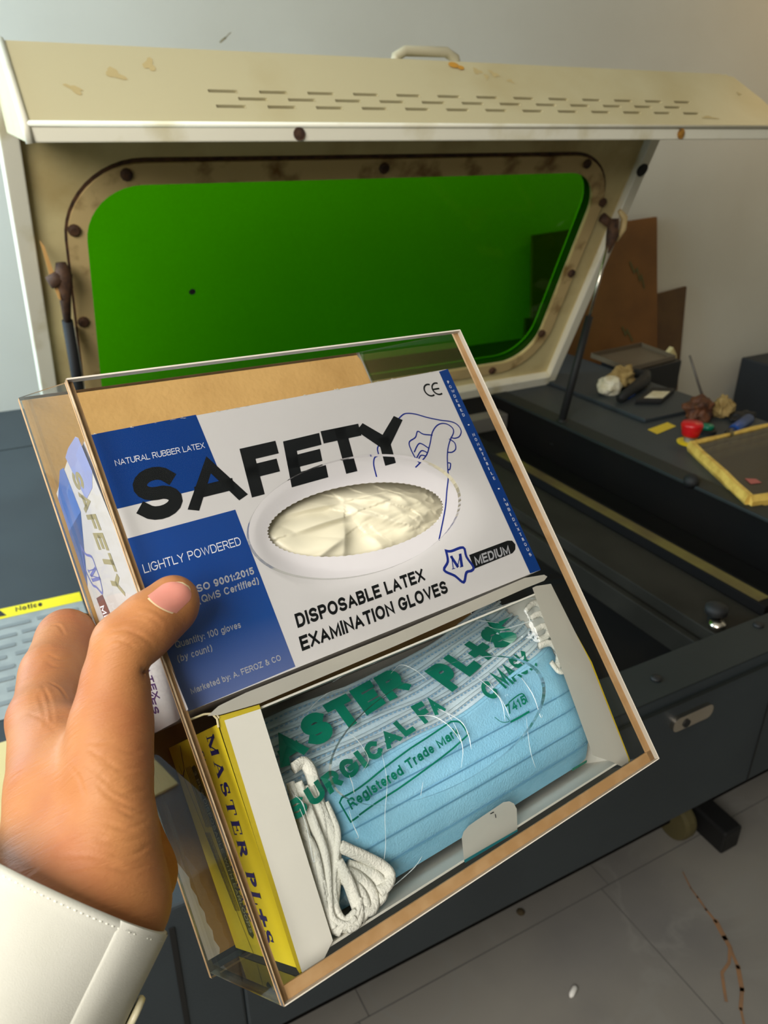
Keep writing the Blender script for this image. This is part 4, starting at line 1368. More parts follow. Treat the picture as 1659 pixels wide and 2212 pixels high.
YT, YBm, XRm = .706, 1.143, .962
mb = MB()
mb.poly([hl(MX, YT, kz(YT)), hl(MX, YBm, kz(YBm)), hl(MX, YBm, .412), hl(MX, YT, .405)], 0)
mb.build('end_panel', [M_['box_yellow']], MC)
mb = MB()
mb.prism([hl(MX + .003, YT, .03), hl(XRm - .02, YT - .004, .02), hl(XRm - .02, YT - .004, .40), hl(MX + .003, YT, .40)], hl(0, .004, 0) - hl(0, 0, 0), 0)
mb.prism([hl(MX + .003, YBm - .004, .058), hl(XRm, YBm - .004, .058), hl(XRm, YBm - .004, .41), hl(MX + .003, YBm - .004, .41)], hl(0, .004, 0) - hl(0, 0, 0), 0)
mb.prism([hl(MX + .003, YT, .40), hl(XRm, YT, .40), hl(XRm, YBm, .405), hl(MX + .003, YBm, .405)], hl(0, 0, .004) - hl(0, 0, 0), 0)
mb.prism([hl(XRm - .022, YT, .02), hl(XRm + .002, YBm, .058), hl(XRm + .002, YBm, .41), hl(XRm - .022, YT, .41)], hl(.004, 0, 0) - hl(0, 0, 0), 0)
mb.build('walls', [M_['card_inside']], MC)
fl_ = [(0.0641, 0.7045), (0.0688, 0.6934), (0.1477, 0.7012), (0.1368, 1.1343), (0.1003, 1.1605), (0.0637, 1.1573), (0.0606, 1.1436)]
ff = plate(fl_, [], kf(0), -.004, 0, MB()).build('front_flap', [M_['box_yellow_edge']], MC)
plate([(0.0743, 0.7041), (0.1457, 0.7094), (0.1368, 1.1343), (0.1003, 1.1605), (0.0658, 1.1568)], [], kf(.0045), 0, 0, MB()).build('white_lining', M_['card_inside'], ff)
rf = MB()
rp_ = [(0.8856, 0.6882), (0.8988, 0.6874), (0.9467, 0.6955), (0.9741, 0.904), (0.9756, 1.1469), (0.9676, 1.1572), (0.9459, 1.1527), (0.9201, 1.1297), (0.8742, 1.0963)]
plate(rp_, [], kf(0), -.006, 0, rf)
rf.build('front_flap', [M_['card_inside']], MC)
mb = MB()
yl = [(0.96, 0.7993), (0.9741, 0.904), (0.9756, 1.1469), (0.9716, 1.1566), (0.9799, 1.1487), (0.9798, 0.906)]
plate(yl, [], kf(-.001), 0, .004, mb)
mb.build('yellow_edge', M_['box_yellow'], MC)
mb = plate([(0.0471, 0.6859), (0.072, 0.6763), (0.1293, 0.6721), (0.4753, 0.6706), (0.8687, 0.6599), (0.931, 0.6695), (0.9387, 0.6765), (0.9239, 0.6829), (0.8567, 0.6832), (0.4649, 0.6947), (0.1482, 0.6997), (0.0702, 0.6922)], [], kf(.006), -.02, 0, MB())
mb.build('top_flap', [M_['card_inside']], MC)
tb = plate([(0.449, 1.1387), (0.4615, 1.0991), (0.4704, 1.0908), (0.4868, 1.0858), (0.5132, 1.0843), (0.5881, 1.0812), (0.6036, 1.086), (0.6128, 1.0951), (0.6146, 1.108), (0.5974, 1.1443)], [], kf(.004), -.003, 0, MB()).build('front_tab', [M_['card_inside']], MC)
mb = MB()
for q in ([(0.5449, 1.0868), (0.5526, 1.0873)], [(0.555, 1.0933), (0.5537, 1.0986)]):
    line(mb, q, .002, kf(.0085))
mb.build('pen_tick', M_['ink_black'], tb)
plate([(0.449, 1.1387), (0.5983, 1.1427), (0.5969, 1.1481), (0.4488, 1.1443)], [], kf(.004), -.003, 0, MB()).build('teal_rim', M_['teal_edge'], tb)

# printing on the yellow end panel (lettering runs downwards)
def me(k):
    return lambda y, z, d=0: hl(MX - k, y, z)


ep = [o for o in MC.children if o.name.startswith('end_panel')][0]
mb = MB()
lettering(mb, 'MASTER PL+S', *[(0.7147, 0.109), (1.1094, 0.1866), (0.7158, 0.0596)], me(.0008), .19, serif=True, gap=.16)
mb.build('end_lettering', M_['indigo_ink'], ep)
mb = MB()
lettering(mb, 'SURGICAL FACE MASK', *[(0.7393, 0.191), (1.0768, 0.2649), (0.7382, 0.1586)], me(.0008), .18, serif=True, gap=.2)
mb.build('end_lettering', M_['indigo_ink'], ep)
line(MB(), [(0.7133, 0.3067), (0.7368, 0.3227), (0.7619, 0.3367), (0.7737, 0.3648), (0.7685, 0.3781)], .003, me(.0008)).build('end_stroke', M_['indigo_ink'], ep)
pl_ = plate([(0.7622, 0.2789), (0.7589, 0.2522), (0.7636, 0.2437), (1.1025, 0.2472), (1.111, 0.2621), (1.1035, 0.2798)], [], me(.0006), 0, 0, MB()).build('dark_band', M_['pill_green'], ep)
mb = MB()
lettering(mb, '3 PLY DISPOSABLE WITH EARLOOPS', *[(0.7725, 0.2737), (1.0987, 0.2658), (0.7705, 0.2527)], me(.0012), .15, gap=.2)
mb.build('band_lettering', M_['pill_text'], pl_)
mb = MB()
random.seed(9)
a0, a1, b0, b1 = [Vector(q) for q in [(0.7602, 0.3224), (0.8856, 0.32), (0.7605, 0.2766), (0.8849, 0.2773)]]
c0, c1, d0, d1 = [Vector(q) for q in [(0.8988, 0.3438), (1.0572, 0.3185), (0.8997, 0.3024), (1.0559, 0.28)]]
for A0, A1, B0, B1 in ((a0, a1, b0, b1), (c0, c1, d0, d1)):
    for r in range(4):
        s0, s1 = A0.lerp(B0, r / 4 + .05), A1.lerp(B1, r / 4 + .05)
        k = 0.0
        while k < 1:
            w = random.uniform(.03, .09)
            line(mb, [s0.lerp(s1, k), s0.lerp(s1, min(1, k + w))], .0042, me(.0008))
            k += w + .03
line(mb, smooth_line([(0.7509, 0.3665), (0.8988, 0.3403), (0.9958, 0.3207), (1.0798, 0.3071), (1.1447, 0.2933)]), .0022, me(.0008))
mb.build('micro_print', M_['micro_ink'], ep, kind='stuff')
# torn corner
mb = MB()
for q in ([(0.0171, 0.6804), (0.0436, 0.6803), (0.0648, 0.6866), (0.0678, 0.6964)], [(0.056, 0.6833), (0.0633, 0.6964), (0.0607, 0.7118)]):
    mb.tube([hl(x, y, kz(y) - .002 + .002 * math.sin(x * 300)) for x, y in q], .0005, 6)
mb.build('torn_corner', M_['torn_paper'], MC)

# ------------------------------------------------------------------ masks stacked in the carton
XA, XB = .135, .935


def top_y(x):
    return .884 - .020 * max(0, (x - .55) / .13) ** 1.3 * .75 - .0 * x


def pack_bulge(x):
    return .012 * math.sin(math.pi * min(1, max(0, (x - .1) / .86)))


def mask_front(x, y, i):
    """depth of the i-th mask's front face"""
    base = .082 + .0135 * i - pack_bulge(x)
    e = max(0, (y - 1.02) / .1)
    base += .055 * e ** 2
    er = max(0, (x - .86) / .08)
    base += .022 * er ** 2
    return base


PLE = (.945, .985, 1.03, 1.075)


def make_mask(i):
    yo = -.0175 * i + .0015 * math.sin(i * 2.3)
    nm = 'face_mask'
    ord_ = ['topmost', 'second', 'third', 'fourth', 'fifth', 'sixth', 'seventh', 'eighth', 'ninth', 'tenth'][i]
    lab = ('frontmost sky blue pleated face mask, its pleats showing inside the bag' if i == 0 else
           '%s pleated face mask from the front of the bagged pile, only its welded edge showing' % ord_)
    t = thing(nm, lab, 'mask', hl(.54, .9, .1 + .0135 * i), 'face masks in the bag', frame=HROT)
    mb = MB()
    nu, nv = 60, (56 if i == 0 else 26)
    ymax = 1.118 if i == 0 else 1.09

    def fn(u, v):
        x = XA + (XB - XA) * u + .004 * math.sin(i * 1.7)
        y0 = top_y(x) + yo + .0022 * math.sin(x * 23 + i * 1.9)
        # rolled upper edge
        if v < .12:
            a = math.pi * (1 - v / .12)
            y = y0 + .0065 * (1 - math.sin(a)) * 1.0
            z = mask_front(x, y0 + .01, i) + .0062 * (1 + math.cos(a + math.pi)) * -1 + .0124
            return hl(x, y, z)
        k = (v - .12) / .88
        y = y0 + .0065 + (ymax - y0 - .0065) * k
        z = mask_front(x, y, i)
        if i == 0:
            for p in PLE:
                d = y - p + .012 * (x - .5) * 0
                if -.04 < d < 0:
                    z += -.0035 * (1 + d / .04)
                elif 0 <= d < .003:
                    z += -.0035 * (1 - d / .003)
        z += .0008 * noise.noise(Vector((x * 30, y * 30, i)))
        return hl(x, y, z)

    mb.grid(fn, nu, nv)
    mb.build('panel', M_['mask_blue'] if i == 0 else M_['mask_edge'], t, smooth=True, fixn=False)
    w = MB()
    # dashed weld lines along the folded edge
    if i > 0:
        x = XA + .008
        while x < XB - .01:
            y = top_y(x) + yo + .0085
            for (yy, hh) in ((y, .0032),):
                q = []
                for (xx, yv) in ((x, yy), (x + .0062, yy), (x + .0062, yy + hh), (x, yy + hh)):
                    y1 = yv + .0022 * math.sin(xx * 23 + i * 1.9)
                    q.append(hl(xx, y1, mask_front(xx, y1, i) - .0012))
                w.poly(q)
            x += .0115
        w.build('weld_line', M_['weld_blue'], t, fixn=False)
    else:
        for k in range(14):
            y = .90 + k * .0145
            for dx in (0, .007, .014):
                xx = .893 + dx
                w.poly([hl(xx + a * .0018, y + b * .002, mask_front(xx, y, 0) - .0042) for a, b in ((0, 0), (1, 0), (1, 1), (0, 1))])
        w.build('weld_line', M_['weld_blue'], t, fixn=False)
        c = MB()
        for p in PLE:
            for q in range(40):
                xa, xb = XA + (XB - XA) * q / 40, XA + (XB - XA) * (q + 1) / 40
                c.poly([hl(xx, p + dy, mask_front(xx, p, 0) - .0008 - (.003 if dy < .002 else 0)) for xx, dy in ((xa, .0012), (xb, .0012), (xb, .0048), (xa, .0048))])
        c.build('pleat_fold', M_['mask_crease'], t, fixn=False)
    return t


masks = [make_mask(i) for i in range(10)]


def loop(t, pts, r=.0080, flat_=.6):
    P = [Vector(p) for p in pts]
    pp = smooth_line3(P, 6)
    return MB().tube([hl(*p) for p in pp], r * HU * 1.6, 8, flat=flat_).build('ear_loop', M_['elastic_white'], t, smooth=True)


def smooth_line3(P, n):
    out = []
    for i in range(len(P) - 1):
        p0, p1, p2, p3 = P[max(i - 1, 0)], P[i], P[i + 1], P[min(i + 2, len(P) - 1)]
        for k in range(n):
            t = k / n
            out.append(.5 * ((2 * p1) + (p2 - p0) * t + (2 * p0 - 5 * p1 + 4 * p2 - p3) * t * t + (3 * p1 - p0 - 3 * p2 + p3) * t ** 3))
    return out + [P[-1]]


def px3(q, z):
    return [(x, y, zz) for (x, y), zz in zip(q, z)]


# elastic ear loops bunched at the left end (pixel-traced outlines laid at the pack's depth)
lp = [
    ([(0.1849, 0.8354), (0.2089, 0.8344), (0.216, 0.8596), (0.2061, 0.9219), (0.2091, 0.9726), (0.1984, 1.0207), (0.1747, 1.0699), (0.1499, 1.1082), (0.1633, 1.1302)], .066),
    ([(0.1822, 0.8616), (0.1834, 0.9073), (0.181, 0.9419), (0.1806, 0.9859), (0.1734, 1.0262), (0.1592, 1.0707), (0.1514, 1.1048), (0.1715, 1.1278), (0.1929, 1.1261)], .062),
    ([(0.2199, 0.9189), (0.2205, 0.9464), (0.2178, 0.9766), (0.1999, 1.0126), (0.1807, 1.047), (0.1672, 1.0917), (0.1729, 1.1201), (0.2001, 1.1169)], .066),
    ([(0.1562, 0.9482), (0.162, 0.9772), (0.1584, 1.0189), (0.1499, 1.0575), (0.1446, 1.0929), (0.1484, 1.1208)], .064),
    ([(0.2139, 0.9998), (0.2298, 1.0162), (0.2594, 1.0454), (0.2822, 1.0717), (0.2886, 1.0909), (0.2739, 1.1033), (0.2553, 1.1056)], .060),
    ([(0.1984, 1.0207), (0.2053, 1.0591), (0.2071, 1.0946), (0.2043, 1.1191), (0.1881, 1.1321), (0.1703, 1.1305)], .060),
    ([(0.2101, 1.0483), (0.2285, 1.066), (0.242, 1.0947), (0.2383, 1.119), (0.223, 1.1243), (0.2091, 1.1086)], .064),
    ([(0.2193, 1.0396), (0.2465, 1.0616), (0.2664, 1.089), (0.2624, 1.1136), (0.2409, 1.1203)], .068),
    ([(0.1692, 0.883), (0.1655, 0.926), (0.1601, 0.9675), (0.1531, 1.0077), (0.1464, 1.0515), (0.1428, 1.0878)], .068),
    ([(0.1718, 0.8571), (0.1664, 0.8997), (0.1579, 0.949), (0.1492, 0.9885), (0.1441, 1.0291)], .072),
    ([(0.2033, 0.8798), (0.2029, 0.934), (0.1938, 0.9744), (0.1816, 1.0214), (0.1664, 1.0657), (0.1659, 1.1038)], .070),
    ([(0.1919, 0.8749), (0.194, 0.921), (0.185, 0.9615), (0.1777, 1.0021), (0.1642, 1.0475)], .074),
    ([(0.1589, 1.0363), (0.1562, 1.0776), (0.1563, 1.1165), (0.1753, 1.1331), (0.2011, 1.1217), (0.2182, 1.1002)], .066),
    ([(0.1984, 1.0513), (0.2131, 1.0673), (0.2214, 1.0931), (0.2195, 1.1182), (0.2013, 1.1304)], .066),
]
for k, (q, z) in enumerate(lp):
    loop(masks[min(k, 9)], [(x, y, z + .004 * math.sin(j * 1.3 + k)) for j, (x, y) in enumerate(q)])
# and a tangle at the upper right corner
rp2 = [
    ([(0.8886, 0.7322), (0.9273, 0.7223), (0.9476, 0.7435), (0.9467, 0.7777), (0.9223, 0.8063), (0.8917, 0.8081)], .078),
    ([(0.8919, 0.7539), (0.9283, 0.7534), (0.9459, 0.7897), (0.9406, 0.8307), (0.9243, 0.8673), (0.8995, 0.8884)], .074),
    ([(0.8903, 0.7836), (0.9252, 0.7854), (0.9409, 0.8247), (0.938, 0.8721), (0.9273, 0.9102)], .076),
    ([(0.8759, 0.8207), (0.9127, 0.8273), (0.9293, 0.8594), (0.9256, 0.8917), (0.9006, 0.8946), (0.8884, 0.8667)], .072),
    ([(0.9131, 0.724), (0.9522, 0.725), (0.9646, 0.765), (0.9584, 0.8184), (0.9498, 0.8641)], .084),
]
for k, (q, z) in enumerate(rp2):
    loop(masks[k], [(x, y, z + .003 * math.sin(j * 1.7 + k)) for j, (x, y) in enumerate(q)], .0055)

# ------------------------------------------------------------------ printed film bag over the masks
BG = thing('mask_bag', 'clear plastic bag with green lettering wrapped around the blue face masks', 'bag', hl(.54, 1.1, .1), frame=HROT)


def bag_z(x, y):
    ytop = .884
    k = max(0, (ytop - y) / .0175)
    base = .070 + .0118 * k - pack_bulge(x)
    e = max(0, (y - 1.03) / .1)
    base += .05 * e ** 2
    er = max(0, (x - .87) / .08)
    base += .022 * er ** 2
    el = max(0, (.30 - x) / .16)
    base -= .021 * min(1, 1.4 * el) * min(1, max(0, (y - .80) / .05))
    if x > .84:
        base -= .0118 * k * min(1, (x - .84) / .05) * .85 + .010 * min(1, (x - .84) / .05) * (1 if y < .84 else max(0, 1 - (y - .84) / .08))
    return base


def ridge(v, s=1.0):
    return (1 - abs(v)) ** 6 * s


def bag_fn(u, v):
    x = .115 + (.965 - .115) * u
    y = .722 + (1.135 - .722) * v
    z = bag_z(x, y)
    q = Vector((x * 5.2 + y * 1.5, y * 3.0 - x * 1.2, 0))
    z -= .0028 * ridge(noise.noise(q)) + .0014 * ridge(noise.noise(q * 2.3 + Vector((4, 1, 0)))) + .0008 * noise.noise(q * 5)
    w = abs(x - (.70 + .10 * (y - .8))) / .05
    z -= .003 * max(0, 1 - w) * ridge(noise.noise(Vector((x * 26, y * 9, 2))))
    return hl(x, y, z)


MB().grid(bag_fn, 150, 90).build('film', M_['bag_film'], BG, smooth=True, fixn=False)
random.seed(4)


def bagT(x, y, d=0):
    return hl(x, y, bag_z(x, y) - .0045)


def wob(a):
    return lambda p: (lambda n: Vector((p.x + a * n.x, p.y + a * n.y)))(noise.noise_vector(Vector((p.x * 16, p.y * 16, 5.0))))


GL = lambda mb, nm='green_lettering': mb.build(nm, M_['teal_ink'], BG, fixn=False)
GL(lettering(MB(), 'MASTER', *[(0.0877, 0.8402), (0.5269, 0.7906), (0.0893, 0.7791)], bagT, .30, gap=.14, warp=wob(.005)))
GL(lettering(MB(), 'PL+S', *[(0.6038, 0.8296), (0.8648, 0.7884), (0.5812, 0.7694)], bagT, .30, gap=.12, warp=wob(.006)))
st = [(0.8398, 0.7395)]
sp_ = []
for k in range(10):
    a = math.radians(-90 + 36 * k)
    r = .028 if k % 2 == 0 else .010
    sp_.append((st[0][0] + r * math.cos(a), st[0][1] + r * math.sin(a)))
GL(MB().add([bagT(*p) for p in sp_] + [bagT(*st[0])], [(i, (i + 1) % 10, 10) for i in range(10)]), 'green_star')
GL(lettering(MB(), 'SURGICAL', *[(0.1395, 0.9212), (0.4648, 0.8718), (0.1358, 0.8843)], bagT, .27, gap=.16, warp=wob(.004)))
GL(lettering(MB(), 'FA', *[(0.4911, 0.8668), (0.5573, 0.8592), (0.4915, 0.8257)], bagT, .27, gap=.12, warp=wob(.010)))
GL(lettering(MB(), 'C', *[(0.6657, 0.8876), (0.7058, 0.8829), (0.6659, 0.846)], bagT, .24, gap=.1, warp=wob(.010)))
GL(lettering(MB(), 'MASK', *[(0.7242, 0.8764), (0.8492, 0.8622), (0.722, 0.8284)], bagT, .24, gap=.12, warp=wob(.002)))
GL(lettering(MB(), 'Registered Trade Mark', *[(0.2611, 0.951), (0.5581, 0.9183), (0.2581, 0.9313)], bagT, .2, gap=.15, warp=wob(.002)))
wl = lambda pts: [wob(.002)(Vector(p)) for p in smooth_line(pts, 4)]
GL(line(MB(), wl([(0.2499, 0.9231), (0.2997, 0.9216), (0.3942, 0.904), (0.5485, 0.8862)]), .0036, bagT), 'green_rule')
GL(line(MB(), wl([(0.274, 0.966), (0.369, 0.9564), (0.4712, 0.946), (0.5686, 0.9287), (0.5759, 0.9201), (0.569, 0.8953), (0.5485, 0.8862)]), .0036, bagT), 'green_rule')
GL(line(MB(), [(0.2474, 0.9238), (0.2411, 0.9284), (0.2487, 0.9692), (0.2677, 0.9677)], .0036, bagT), 'green_rule')
GL(lettering(MB(), '7415', *[(0.6975, 0.9283), (0.7618, 0.9252), (0.6977, 0.9075)], bagT, .2, gap=.18, warp=wob(.004)))
GL(line(MB(), wl([(0.7134, 0.9057), (0.7582, 0.9003), (0.7634, 0.9225)]), .003, bagT), 'green_rule')
GL(line(MB(), wl([(0.697, 0.9444), (0.7552, 0.9439)]), .0045, bagT), 'green_rule')
GL(line(MB(), wl([(0.6591, 0.9199), (0.6716, 0.9356), (0.6927, 0.9417), (0.6893, 0.9273)]), .0015, bagT), 'green_rule')
GL(line(MB(), [(0.8344, 1.1091), (0.884, 1.1109)], .006, bagT), 'green_rule')

# highlight streaks along the film's creases, put in as pale tubes
STREAKS = [
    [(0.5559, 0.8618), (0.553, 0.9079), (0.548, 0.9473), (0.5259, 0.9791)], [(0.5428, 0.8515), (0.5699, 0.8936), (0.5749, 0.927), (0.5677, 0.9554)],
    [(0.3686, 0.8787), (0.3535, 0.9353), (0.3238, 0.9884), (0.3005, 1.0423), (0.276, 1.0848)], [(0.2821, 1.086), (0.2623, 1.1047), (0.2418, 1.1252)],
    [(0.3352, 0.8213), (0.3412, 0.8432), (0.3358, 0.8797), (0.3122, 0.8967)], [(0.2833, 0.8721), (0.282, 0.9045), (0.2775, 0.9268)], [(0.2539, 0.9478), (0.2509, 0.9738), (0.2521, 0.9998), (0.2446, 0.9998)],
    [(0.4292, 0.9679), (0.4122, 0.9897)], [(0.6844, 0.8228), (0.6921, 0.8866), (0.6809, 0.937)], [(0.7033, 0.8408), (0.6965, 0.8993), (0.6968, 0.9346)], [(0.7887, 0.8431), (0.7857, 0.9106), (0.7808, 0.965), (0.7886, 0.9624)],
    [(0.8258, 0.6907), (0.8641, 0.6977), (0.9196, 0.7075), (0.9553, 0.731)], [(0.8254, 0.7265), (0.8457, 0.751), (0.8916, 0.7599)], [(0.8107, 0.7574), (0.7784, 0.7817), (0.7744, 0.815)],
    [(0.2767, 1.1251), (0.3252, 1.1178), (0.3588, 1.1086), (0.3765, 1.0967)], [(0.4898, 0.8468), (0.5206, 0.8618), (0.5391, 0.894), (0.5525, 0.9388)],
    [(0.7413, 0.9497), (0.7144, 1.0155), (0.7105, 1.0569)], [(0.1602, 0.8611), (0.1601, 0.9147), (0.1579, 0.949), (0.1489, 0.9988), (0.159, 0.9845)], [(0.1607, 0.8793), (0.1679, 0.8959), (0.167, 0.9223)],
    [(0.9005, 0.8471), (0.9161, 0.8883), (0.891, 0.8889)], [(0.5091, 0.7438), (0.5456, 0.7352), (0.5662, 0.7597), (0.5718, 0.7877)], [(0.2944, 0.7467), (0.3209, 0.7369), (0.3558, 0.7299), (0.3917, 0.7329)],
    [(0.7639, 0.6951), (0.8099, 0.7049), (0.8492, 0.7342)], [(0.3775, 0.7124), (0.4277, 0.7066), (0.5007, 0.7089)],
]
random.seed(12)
for k, q in enumerate(STREAKS):
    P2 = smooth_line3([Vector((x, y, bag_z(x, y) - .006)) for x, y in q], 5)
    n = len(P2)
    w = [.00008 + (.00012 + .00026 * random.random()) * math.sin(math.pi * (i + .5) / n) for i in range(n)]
    MB().tube([hl(*p) for p in P2], w, 6, flat=.5).build('film_highlight', M_['film_glint'], BG, smooth=True)

# ================================================================== the person: left hand, wrist and shirt cuff
PS = thing('person', 'person in a white shirt gripping the dispenser with the left hand, thumb in front', 'person', Vector((-0.0316, 0.1859, 1.2363)))


def smin(a, b, k):
    h = np.clip(.5 + .5 * (b - a) / k, 0, 1)
    return b * (1 - h) + a * h - k * h * (1 - h)


def cone(PX, a, ra, b, rb):
    """distance to a rounded cone"""
    a, b = np.array(a), np.array(b)
    ab = b - a
    l2 = ab @ ab
    d = PX - a
    t = np.clip((d @ ab) / l2, 0, 1)
    q = d - t[..., None] * ab
    return np.sqrt((q * q).sum(-1)) - (ra + (rb - ra) * t)


CH = [   # (joints with radii, blend)
    ('palm', [((-0.0436, 0.2023, 1.2043), .027), ((-0.0136, 0.2279, 1.2313), .0285)], .012),
    ('palm', [((-0.0189, 0.2432, 1.2379), .0185), ((-0.0089, 0.2775, 1.252), .0185), ((-0.0083, 0.3217, 1.2526), .0155)], .014),
    ('palm', [((0.0052, 0.2262, 1.2306), .0190), ((0.0074, 0.2402, 1.2533), .0175), ((0.0125, 0.2571, 1.2702), .0165), ((0.017, 0.2693, 1.2804), .0152)], .014),
    ('palm', [((-0.0054, 0.2461, 1.2333), .021), ((-0.0008, 0.2711, 1.2485), .0185), ((0.0003, 0.2943, 1.2571), .0145)], .016),
    ('palm', [((0.0149, 0.2499, 1.2143), .0165), ((0.0112, 0.2751, 1.2219), .017), ((0.0069, 0.3177, 1.226), .015)], .014),
    ('palm', [((-0.0071, 0.2677, 1.225), .018), ((-0.0075, 0.3471, 1.2263), .0155)], .012),
    ('palm', [((-0.001, 0.2703, 1.213), .018), ((-0.0066, 0.3649, 1.2003), .0145)], .012),
    ('palm', [((0.0055, 0.2688, 1.2051), .018), ((-0.0024, 0.3757, 1.1738), .0135)], .012),
    ('index', [((-0.0079, 0.3253, 1.2525), .0150), ((-0.0005, 0.3606, 1.2526), .0138), ((0.0116, 0.3969, 1.2477), .0145), ((0.0261, 0.4303, 1.2218), .0132), ((0.0488, 0.4273, 1.2111), .0112), ((0.0681, 0.4137, 1.2053), .0095)], .006),
    ('index', [((-0.0008, 0.3524, 1.2467), .013), ((0.0099, 0.3915, 1.241), .0140), ((0.0144, 0.4071, 1.2279), .0125)], .010),
    ('middle', [((-0.0075, 0.3471, 1.2263), .0145), ((0.007, 0.3897, 1.2168), .0125), ((0.0236, 0.4171, 1.2049), .0122), ((0.0489, 0.4222, 1.1884), .0108), ((0.0678, 0.4127, 1.1805), .0092)], .006),
    ('ring', [((-0.0066, 0.3649, 1.2003), .0138), ((0.0192, 0.4153, 1.1792), .0118), ((0.0441, 0.4174, 1.1617), .0105), ((0.0619, 0.4073, 1.1563), .009)], .006),
    ('little', [((-0.0024, 0.3757, 1.1738), .0128), ((0.0184, 0.4102, 1.1535), .0105), ((0.0379, 0.4104, 1.1388), .0095), ((0.0503, 0.4015, 1.1347), .008)], .006),
    ('thumb', [((0.017, 0.2693, 1.2804), .0150), ((0.023, 0.2797, 1.2947), .0134), ((0.0295, 0.2858, 1.3074), .0127)], .006),
    ('thumb', [((0.0295, 0.2858, 1.3074), .0125), ((0.0407, 0.2897, 1.3126), .0119), ((0.0539, 0.2962, 1.3154), .0115)], .005),
    ('thumb', [((0.0405, 0.2898, 1.3047), .0095), ((0.0526, 0.296, 1.3092), .0095)], .006),
]
lo, hi = np.array([1e9] * 3), np.array([-1e9] * 3)
for _, pts, _k in CH:
    for p, r in pts:
        lo = np.minimum(lo, np.array(p) - r)
        hi = np.maximum(hi, np.array(p) + r)
HS = .0017
lo -= .006
hi += .006
N = np.ceil((hi - lo) / HS).astype(int) + 1
gx = [lo[i] + HS * np.arange(N[i]) for i in range(3)]
PX = np.stack(np.meshgrid(*gx, indexing='ij'), -1).astype(np.float32)
parts = {}
for nm, pts, k in CH:
    d = None
    for (a, ra), (b, rb) in zip(pts[:-1], pts[1:]):
        c = cone(PX, a, ra, b, rb)
        d = c if d is None else smin(d, c, .004)
    parts[nm] = d if nm not in parts else smin(parts[nm], d, k)
F = parts['palm']
F = smin(F, parts['thumb'], .009)
for nm in ('index', 'middle', 'ring', 'little'):
    F = smin(F, parts[nm], .0065)
# hollow of the web between thumb and index finger
for c in (cone(PX, (0.01, 0.2987, 1.2857), .006, (0.0041, 0.2944, 1.279), .004),):
    F = -smin(-F, c, .008)
# crease in front of the thumb joint
c = cone(PX, (0.0377, 0.2801, 1.2948), .0012, (0.0319, 0.2735, 1.3), .0012)
F = -smin(-F, c, .004)


def surface_nets(F, lo, h):
    nx, ny, nz = F.shape
    ins = F < 0
    C = np.zeros((nx - 1, ny - 1, nz - 1, 3))
    cnt = np.zeros((nx - 1, ny - 1, nz - 1))
    cor = [(i, j, k) for i in (0, 1) for j in (0, 1) for k in (0, 1)]
    sl = lambda c: F[c[0]:nx - 1 + c[0], c[1]:ny - 1 + c[1], c[2]:nz - 1 + c[2]]
    for a in cor:
        for ax in range(3):
            if a[ax]:
                continue
            b = list(a)
            b[ax] = 1
            fa, fb = sl(a), sl(b)
            m = (fa < 0) != (fb < 0)
            t = np.where(m, fa / np.where(m, fa - fb, 1), 0)
            for q in range(3):
                C[..., q] += np.where(m, a[q] + (t if q == ax else 0), 0)
            cnt += m
    act = cnt > 0
    idx = -np.ones(act.shape, int)
    idx[act] = np.arange(act.sum())
    ii = np.argwhere(act)
    V = lo + h * (ii + C[act] / cnt[act][:, None])
    quads = []
    for ax in range(3):
        u, v = [(1, 2), (2, 0), (0, 1)][ax]
        s0 = [slice(0, n) for n in F.shape]
        s1 = [slice(0, n) for n in F.shape]
        s0[ax] = slice(0, F.shape[ax] - 1)
        s1[ax] = slice(1, F.shape[ax])
        a, b = ins[tuple(s0)], ins[tuple(s1)]
        e = np.argwhere(a != b)
        for p in e:
            if p[u] == 0 or p[v] == 0 or p[u] >= F.shape[u] - 1 or p[v] >= F.shape[v] - 1:
                continue
            q = []
            for du, dv in ((-1, -1), (0, -1), (0, 0), (-1, 0)):
                r = p.copy()
                r[u] += du
                r[v] += dv
                q.append(idx[tuple(r)])
            quads.append(q if a[tuple(p)] else q[::-1])
    return V, quads


V, Q = surface_nets(F, lo, HS)
# smooth, refine, and press the skin creases into the surface
bm = bmesh.new()
bvs = [bm.verts.new(v) for v in V]
for q in Q:
    bm.faces.new([bvs[i] for i in q])
for _ in range(5):
    bmesh.ops.smooth_vert(bm, verts=bm.verts, factor=.5, use_axis_x=True, use_axis_y=True, use_axis_z=True)
bmesh.ops.subdivide_edges(bm, edges=bm.edges, cuts=1, use_grid_fill=True)
for _ in range(2):
    bmesh.ops.smooth_vert(bm, verts=bm.verts, factor=.5, use_axis_x=True, use_axis_y=True, use_axis_z=True)
bmesh.ops.recalc_face_normals(bm, faces=bm.faces)
bm.normal_update()
bvh = BVHTree.FromBMesh(bm)


def on_skin(p, off):
    d = (Vector(p) - CAM_LOC).normalized()
    h = bvh.ray_cast(Vector(p) - d * .06, d)
    if h[0] is None:
        return None
    return h[0] - d * off


